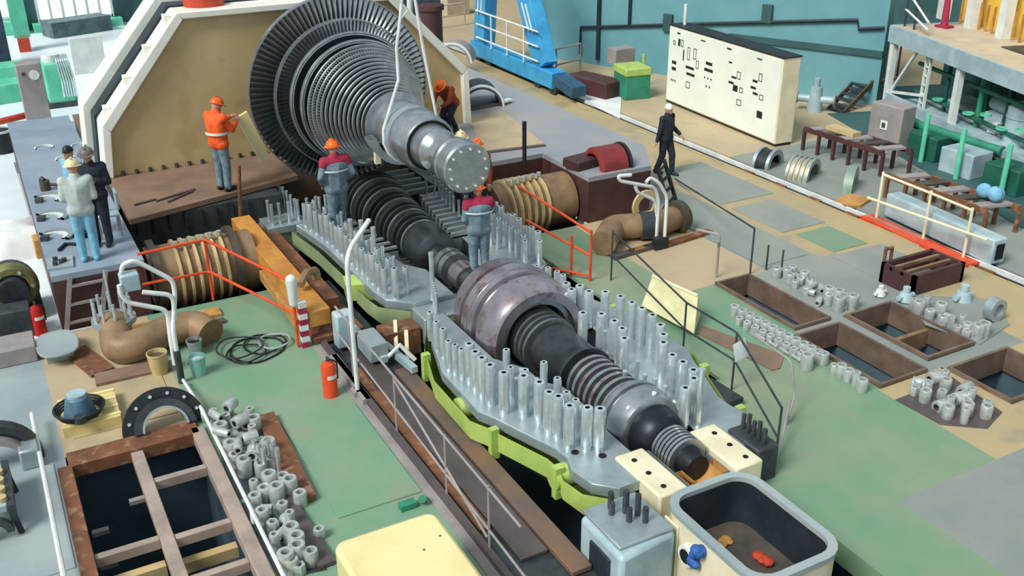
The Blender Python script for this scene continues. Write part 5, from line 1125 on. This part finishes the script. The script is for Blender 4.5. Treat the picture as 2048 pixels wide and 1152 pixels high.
def bucket(q, r, h, m, label, mi=M_hole):
    t = thing('bucket', label, 'bucket', q)
    MB().lathe([(0,0),(0,r*.8),(h,r),(h,r*.93),(.04,r*.74),(.04,0)], q, 'Z', 20).build('pail', m, t); MB().lathe([(h-.02,r*1.04),(h+.01,r*1.04),(h+.01,r*.95),(h-.02,r*.95),(h-.02,r*1.04)], q, 'Z', 20).build('rim', m, t)
    MB().tube([q+V((r*math.cos(R(a_)), r*math.sin(R(a_)), h-.1*math.sin(R(a_/2+45)))) for a_ in range(-90, 91, 20)], .01, 6).build('bail_handle', M_dgrey, t)
    MB().cyl(q+V((0,0,h*.8)), q+V((0,0,h*.82)), r*.9, n=20).build('contents', mi, t)
bucket(P(320, 745), .15, .34, M_cover, 'beige bucket beside the left elbow pipe', M_pipe2)
bucket(P(398, 748), .13, .3, mat('pale_teal_pail', (150, 200, 190), (126, 180, 172), .5), 'pale teal bucket with white contents beside the beige bucket', M_white)
bucket(P(392, 708), .12, .24, M_steel2, 'grey metal bucket behind the pale teal bucket')
t = thing('hose_coil', 'coiled black hose with silver cable on the green floor', 'hose', P(520, 700))
q = P(515, 700)
for k, (dx, dy, r_, m) in enumerate(((0,0,.42,M_black),(.1,-.15,.33,M_black),(-.1,.2,.3,M_black),(.05,-.3,.25,M_stud),(.1,.25,.36,M_dgrey))):
    pts = [q+V((dx+r_*math.cos(R(a_))*(1+.1*math.sin(R(3*a_))), dy+r_*math.sin(R(a_)), .02+.015*k)) for a_ in range(0, 361, 15)]
    MB().tube(pts, .016, 6).build('hose_loop', m, t)
# pump box with cables on yellow crate
bt = thing('yellow_crate', 'low pale yellow wooden crate on the floor by the left pit', 'crate', P(180, 850))
q = P(185, 845)
MB().box(q+V((.15,.0,.08)), (.85,.75,.16), rz=R(-2)).build('crate_board', mat('pale_wood', (216, 200, 140), (200, 180, 118), .6), bt)
for k in range(4): MB().box(q+V((-.2+.23*k,0,.17)), (.05,.75,.03), rz=R(-2)).build('slat', M_yell, bt)
t = thing('blue_pump', 'blue grey pump with coiled black cable on the pale yellow crate', 'pump', P(160, 830, .18))
q = P(162, 832, .18)
MB().cyl(q+V((.05,0,0)), q+V((.05,0,.3)), .22, .15, n=20).build('pump_body', mat('slate_blue', (88, 122, 140), (66, 98, 116), .45), t, bev=.02); MB().cyl(q+V((.05,0,.3)), q+V((.05,0,.34)), .13, n=16).build('pump_cap', M_platf, t)
for k in range(4): pts = [q+V((.05+(.27+.02*k)*math.cos(R(a_)), (.27+.02*k)*math.sin(R(a_)), .03+.03*k)) for a_ in range(0, 361, 15)]; MB().tube(pts, .018, 6).build('cable_loop', M_black, t)
MB().cyl(q+V((-.25,.02,.05)), q+V((-.25,.02,.14)), .08, n=14).build('socket', M_dgrey, t)
# black half ring
hq = P(334, 864)
t = thing('black_half_ring', 'large black half ring flange standing behind the left pit', 'half ring', hq)
for (r0, r1, w0, w1, m) in ((.56, .4, -.06, .06, M_black), (.41, .3, -.16, .12, M_dgrey), (.31, .28, -.18, .14, M_steel2)):
    b = MB().lathe([(w0, r0), (w1, r0), (w1, r1), (w0, r1), (w0, r0)], (0,0,0), 'X', 28, 0, math.pi); b.xf(Matrix.Rotation(R(25), 4, 'Y')); b.xf(Matrix.Translation(hq+V((.1,0,.02)))); b.build('ring_segment', m, t)
for k in range(6):
    a_ = R(20+28*k); p_ = Matrix.Rotation(R(25), 4, 'Y') @ V((-.07, .48*math.cos(a_), .48*math.sin(a_))); p2_ = Matrix.Rotation(R(25), 4, 'Y') @ V((-.09, .48*math.cos(a_), .48*math.sin(a_)))
    MB().cyl(hq+V((.1,0,.02))+p_, hq+V((.1,0,.02))+p2_, .025, n=8).build('bolt_head', M_stud, t)
# left pit frame
t = thing('pit_beam_frame', 'welded steel beam frame spanning the open left pit', 'frame', (10.5, -.86, -.1))
MP = mat('pinkish_steel', (176, 158, 146), (150, 136, 126), .55, .1, 2)
MB().bx(12.25, 12.6, -1.7, -.02, -.14, .06).build('end_beam', M_rust, t, bev=.01)
MB().bx(6.5, 12.3, -.06, .12, -.12, .05).build('side_beam', M_rust, t, bev=.01); MB().bx(6.5, 12.4, -1.78, -1.6, -.12, .06).build('side_beam', MP, t, bev=.01)
MB().bx(6.5, 12.25, -.94, -.78, -.14, .02).build('middle_beam', MP, t, bev=.01)
for (x, y0, y1) in ((11.5, -1.6, -.94), (10.22, -1.6, -.94), (10.3, -.78, -.06), (9.4, -1.6, -.94)): MB().bx(x-.05, x+.05, y0, y1, -.14, .0).build('cross_beam', MP, t, bev=.01)
for (x, y0, y1) in ((10.05, -1.6, -.94), (10.12, -.78, -.06)): MB().bx(x-.06, x+.06, y0, y1, -.4, -.25).build('lower_beam', M_cover, t)
for (x, y) in ((11.85, -.72), (11.4, -.2), (10.7, -.2)): MB().bx(x-.04, x+.04, y-.1, y+.1, -.5, -.44).build('bracket', M_grey, t)
pl_ = [P(108, 795), P(125, 950), P(150, 1150)]
railing('pit_handrail', 'pale pipe handrail along the left edge of the left pit', [(V((12.9,.28,0)), V((12.9,.28,.22))), (V((9.2,.28,0)), V((9.2,.28,.22)))], [[V((13.6,.28,.22)), V((8.0,.28,.22))]], .03, M_white)
railing('pit_handrail', 'pale pipe handrail along the right edge of the left pit', [(V((12.6,-1.82,0)), V((12.6,-1.82,.2))), (V((10.0,-1.82,0)), V((10.0,-1.82,.2)))], [[P(366,760,.1), V((12.6,-1.82,.2)), V((8.0,-1.82,.2))]], .025, M_white)
# timber and steel strip
tag(MB().beam(P(530,832,.05), P(612,1000,.05), .26, .08).build('timber_board', M_rust), 'rusty orange board beside the left nut pile', 'board')
tag(MB().beam(P(528,930,.04), P(655,1130,.04), .2, .05).build('steel_strip', M_plank), 'grey steel strip between the nut pile and the cream cabinet', 'strip')
# cream cabinet at bottom
ZC = .75; a = P(663, 1085, ZC); c = P(868, 1018, ZC)
t = thing('cream_cabinet', 'large pale yellow cabinet with rounded corners at the bottom edge', 'cabinet', V((a.x-1, (a.y+c.y)/2, 0)))
ey = (c-a); wd = ey.length; ey.normalize(); ex = V((ey.y, -ey.x, 0)); ex = ex if ex.x < 0 else -ex
b = MB().prism([(p[0], p[1]) for p in rr(0, 1.7, 0, wd, .14)], 0, ZC)
for i in range(len(b.v)): v_ = b.v[i]; b.v[i] = V((a.x, a.y, 0))+ex*v_.x+ey*v_.y+V((0,0,v_.z))
if sum(1 for _ in [0]) : b.f = [f[::-1] for f in b.f]
b.build('cabinet_body', M_yell, t, bev=.05)
for (x, y) in ((848, 1100), (880, 1072)): q = P(x, y, ZC); MB().cyl(q, q+V((0,0,.006)), .012, n=8).build('screw', M_dgrey, t)
for (x, y, lb) in ((815, 1010, 'small dark bracket on the green floor behind the cream cabinet'),): tag(MB().box(P(x,y,.04), (.12,.2,.08)).cyl(P(845,998,.0), P(845,998,.12), .05).build('floor_bracket', M_gpipe), lb, 'bracket')
# bottom-left machine parts
t = thing('grey_arch_casting', 'grey arched casting at the left edge below the pump', 'casting', P(20, 935))
q = P(5, 935)
for k, (r0, r1) in enumerate(((.62,.52),(.48,.4))): b = MB().lathe([(-.1-.1*k, r0), (.1, r0), (.1, r1), (-.1-.1*k, r1), (-.1-.1*k, r0)], q+V((.1,.1,0)), 'X', 24, 0, math.pi); b.build('arch', (M_dgrey, M_grey)[k], t)
MB().box(q+V((-.1,-.35,.15)), (.3,.25,.3)).build('foot', M_steel2, t, bev=.03)
t = thing('cast_bracket', 'grey cast machine bracket with dark legs at the lower left edge', 'bracket', P(30, 1060))
q = P(18, 1050)
MB().bx(q.x-.2, q.x+.75, q.y-.05, q.y+.35, .3, .42).build('bracket_top', M_platf, t, bev=.02)
for k in range(4): MB().cyl((q.x-.1+.2*k, q.y-.0, .42), (q.x-.1+.2*k, q.y-.0, .48), .06, n=10).build('boss', M_cover, t)
MB().bx(q.x-.25, q.x+.8, q.y-.12, q.y-.05, .18, .42).build('dark_rail', M_dgrey, t)
for (dx, dy) in ((-.2,-.08),(.7,-.08),(-.2,.3)): MB().beam((q.x+dx, q.y+dy, .3), (q.x+dx-.05, q.y+dy-.05, 0), .05, .05).build('leg', M_black, t)
MB().lathe([(-.04,.22),(.04,.22),(.04,.14),(-.04,.14),(-.04,.22)], (q.x-.3, q.y+.15, .12), 'X', 20, 0, math.pi).build('saddle_arc', M_dgrey, t)
# ================================================================== loose nuts and sleeves
def nut_mesh(r, h, n=12, m=M_stud):
    b = MB().lathe([(0, r*.5), (0, r*.94), (h*.05, r), (h*.95, r), (h, r*.93), (h, r*.52), (h*.55, r*.5)], (0,0,0), 'Z', n)
    b.add([V((r*.5*math.cos(2*math.pi*i/n), r*.5*math.sin(2*math.pi*i/n), h*.55)) for i in range(n)], [tuple(range(n))])
    me = b.mesh('sleeve_nut', m); me.materials.append(M_hole); me.polygons[len(me.polygons)-1].material_index = 1; return me
plate('oil_mat', [P(418,838), P(470,826), P(575,985), P(470,1000)][::-1], M_dgrey, 'dark oily mat under the nut pile beside the left pit', cat='mat', th=.006)
plate('oil_mat', [P(478,1008), P(520,1000), P(655,1140), P(560,1160)][::-1], M_dgrey, 'dark oily mat under the nuts nearest the cream cabinet', cat='mat', th=.006)
M_nut = mat('nut_steel', (206, 212, 210), (172, 180, 178), .35, .5, 12, .35, .7)
NM = [nut_mesh(.085, .2, m=M_nut), nut_mesh(.075, .14, 6, m=M_nut), nut_mesh(.1, .26, m=M_nut), nut_mesh(.06, .24, m=M_nut)]
RODM = MB().cyl((0,0,0), (0,0,.42), .03, n=10).cyl((0,0,.3), (0,0,.42), .034, n=10).mesh('loose_stud', M_nut)
def nut(q, k, label, group, lay=False, name='sleeve_nut'):
    o = bpy.data.objects.new(name, RODM if name == 'loose_stud' else NM[k]); col.objects.link(o); o.location = q
    o.rotation_euler = (R(90), 0, random.random()*6.3) if lay else (0, 0, random.random()*6)
    if lay: o.location.z += .06
    if name != 'loose_stud' and ' row' not in label and 'low ' not in label:
        kd = ('medium sleeve', 'low hexagon', 'large sleeve', 'narrow tall sleeve')[k]; label = label.replace(' in the pile in front of', ' in the pile before').replace('silver sleeve nut', 'silver '+kd+' nut').replace('silver nut', 'silver '+kd+' nut')+(' tipped over' if lay else ''); group = kd+' '+group+(' tipped over' if lay else '')
    return tag(o, label, 'stud' if name == 'loose_stud' else 'nut', group)
def scatter(n, x0, x1, y0, y1, dmin, fn):
    pts = []
    for _ in range(4000):
        if len(pts) >= n: break
        x, y = random.uniform(x0, x1), random.uniform(y0, y1)
        if all((x-a)**2+(y-b)**2 > dmin**2 for a, b in pts): pts.append((x, y)); fn(x, y, len(pts)-1)
scatter(30, 10.9, 12.5, -2.4, -1.93, .165, lambda x, y, i: nut(V((x, y, 0)), i % 4, 'silver sleeve nut in the pile beside the left pit', 'nuts piled beside the left pit', i % 5 == 4))
for i in range(6): q = P(515+9*i, 935+8*(i % 3)); nut(q, 0, 'silver stud standing upright in the pile beside the left pit', 'studs in the left nut pile', False, 'loose_stud')
scatter(30, 8.9, 10.6, -2.24, -1.92, .155, lambda x, y, i: nut(V((x, y, 0)), i % 4, 'silver sleeve nut between left pit rail and steel strip', 'nuts along the left pit edge', i % 6 == 5))
for i in range(7): nut(V((11.0+.22*i, -2.1+.12*(i % 2), .21)), (0, 3)[i % 2], 'silver nut lying on top of the left pile', 'nuts on top of the left pile', True)
for (x, y) in ((568, 975), (582, 990), (602, 1010), (640, 1075), (600, 1148), (575, 1140)): nut(P(x, y), (1, 1, 0, 0, 2, 2)[(x//7) % 6], 'silver nut on the floor beside the grey steel strip', 'nuts beside the grey steel strip')
rn = [P(1468+15.2*i, 632+8.4*i) for i in range(12)]
for i, q in enumerate(rn): nut(q, 0, 'silver sleeve nut in the straight row along the narrow right pit', 'nuts in the row along the right pit')
for i in range(9): nut(P(1478+15.5*i, 650+8.8*i), 1, 'low silver nut in the second row beside the narrow right pit', 'low nuts beside the right pit row')
for (x, y, k) in ((1612, 738, 2), (1645, 728, 0), (1668, 745, 1), (1680, 752, 0), (1695, 762, 0), (1710, 772, 3), (1722, 782, 0)): nut(P(x, y), k, 'silver sleeve nut beside the nearest right pit', 'nuts beside the near right pit')
for i in range(4): q = P(1512+24*i, 668+14*i, .04); tag(MB().cyl(q, P(1530+24*i, 680+14*i, .04), .025).build('loose_stud', M_nut), 'silver stud lying on the floor beside the brown steel plate', 'stud', 'studs lying by the right nut rows')
scatter(22, 10.75, 12.5, -12.45, -12.08, .15, lambda x, y, i: nut(V((x, y, 0)), i % 4, 'silver nut in the pile behind the long right pit', 'nuts behind the narrow right pit', i % 4 == 3))
scatter(18, 9.0, 10.3, -13.45, -13.15, .14, lambda x, y, i: nut(V((x, y, 0)), i % 4, 'silver nut in the pile behind the middle right pit', 'nuts behind the middle right pit', i % 5 == 3))
scatter(20, 7.35, 8.4, -11.65, -10.95, .17, lambda x, y, i: nut(V((x, y, 0)), i % 4, 'silver nut in the pile in front of the corner right pit', 'nuts before the corner right pit', i % 4 == 2))
plate('dark_tray', [P(1790, 800), P(1905, 755), P(2005, 825), P(1975, 858), P(1880, 850)][::-1], M_plank, 'dark steel tray under the nut pile at the right', cat='tray', th=.006)
# small parts right
t = thing('parts_bench', 'flat grey sheet with loose machine parts right of the middle pits', 'sheet', P(1930, 620))
MB().prism([(p.x, p.y) for p in (P(1800,590), P(1985,600), P(2020,650), P(1960,690), P(1850,650))][::-1], 0, .02).build('sheet', M_greyfl, t)
for i, (x, y, r_, m, lb) in enumerate(((1925, 600, .16, M_platf, 'pale valve block on the grey sheet at the right'), (1985, 640, .2, M_steel2, 'silver coupling ring on the grey sheet at the right'), (1810, 600, .14, M_platf, 'pale blue casting beside the rusty frame box'), (1760, 590, .1, M_white, 'small white fitting beside the rusty frame box'))):
    q = P(x, y, .02)
    if i == 1: tag(MB().lathe([(-.08, r_), (.08, r_), (.08, r_*.6), (-.08, r_*.6), (-.08, r_)], q+V((0,0,r_)), 'X', 20).build('coupling_ring', m), lb, 'ring')
    else: tag(MB().cyl(q, q+V((0,0,r_)), r_, r_*.7, n=10).cyl(q+V((0,0,r_)), q+V((0,0,r_*1.8)), r_*.45, n=10).cyl(q+V((0,-r_*1.3,r_*.5)), q+V((0,r_*1.3,r_*.5)), r_*.35, n=10).build('machine_part', m), lb, 'machine part')

# ================================================================== far things behind the rotor and beside the control panel
tag(MB().cyl(P(822, 62, 1.0), P(822, 62, 1.0)+V((0,0,3)), .1, n=12).build('white_post', M_white), 'white upright post far behind the lifted rotor', 'post')
bxo('slate_cabinet', 770, 42, 890, 30, 1.6, .8, mat('slate_machine', (62, 84, 104)), 'dark slate cabinet far behind the lifted rotor', 'cabinet')
bxo('beige_crate', 895, 34, 940, 28, .9, .8, M_plattop, 'beige crate at the top edge left of the blue crane', 'crate')
railing('beige_railing', 'beige railing far behind the rotor at the top edge', [(P(850, 62), P(850, 62)+V((0,0,.9))), (P(930, 50), P(930, 50)+V((0,0,.9)))], [[P(850, 62)+V((0,0,.9)), P(930, 50)+V((0,0,.9))], [P(850, 62)+V((0,0,.45)), P(930, 50)+V((0,0,.45))]], .03, M_plattop)
t = thing('valve_assembly', 'pale grey valve assembly behind the right end of the control panel', 'valve', P(1628, 222))
q = P(1628, 222)
MB().cyl(q, q+V((0,0,.7)), .22, .16, n=14).build('valve_body', M_platf, t); MB().cyl(q+V((0,0,.7)), q+V((0,0,.95)), .09, n=12).build('bonnet', M_platf, t); MB().cyl(q+V((.4,.3,.35)), q+V((-.4,-.3,.35)), .11, n=12).build('side_pipe', M_platf, t)
for s_ in (-1, 1): MB().cyl(q+V((.4*s_,.3*s_,.35)), q+V((.44*s_,.33*s_,.35)), .17, n=12).build('flange', M_grey, t)
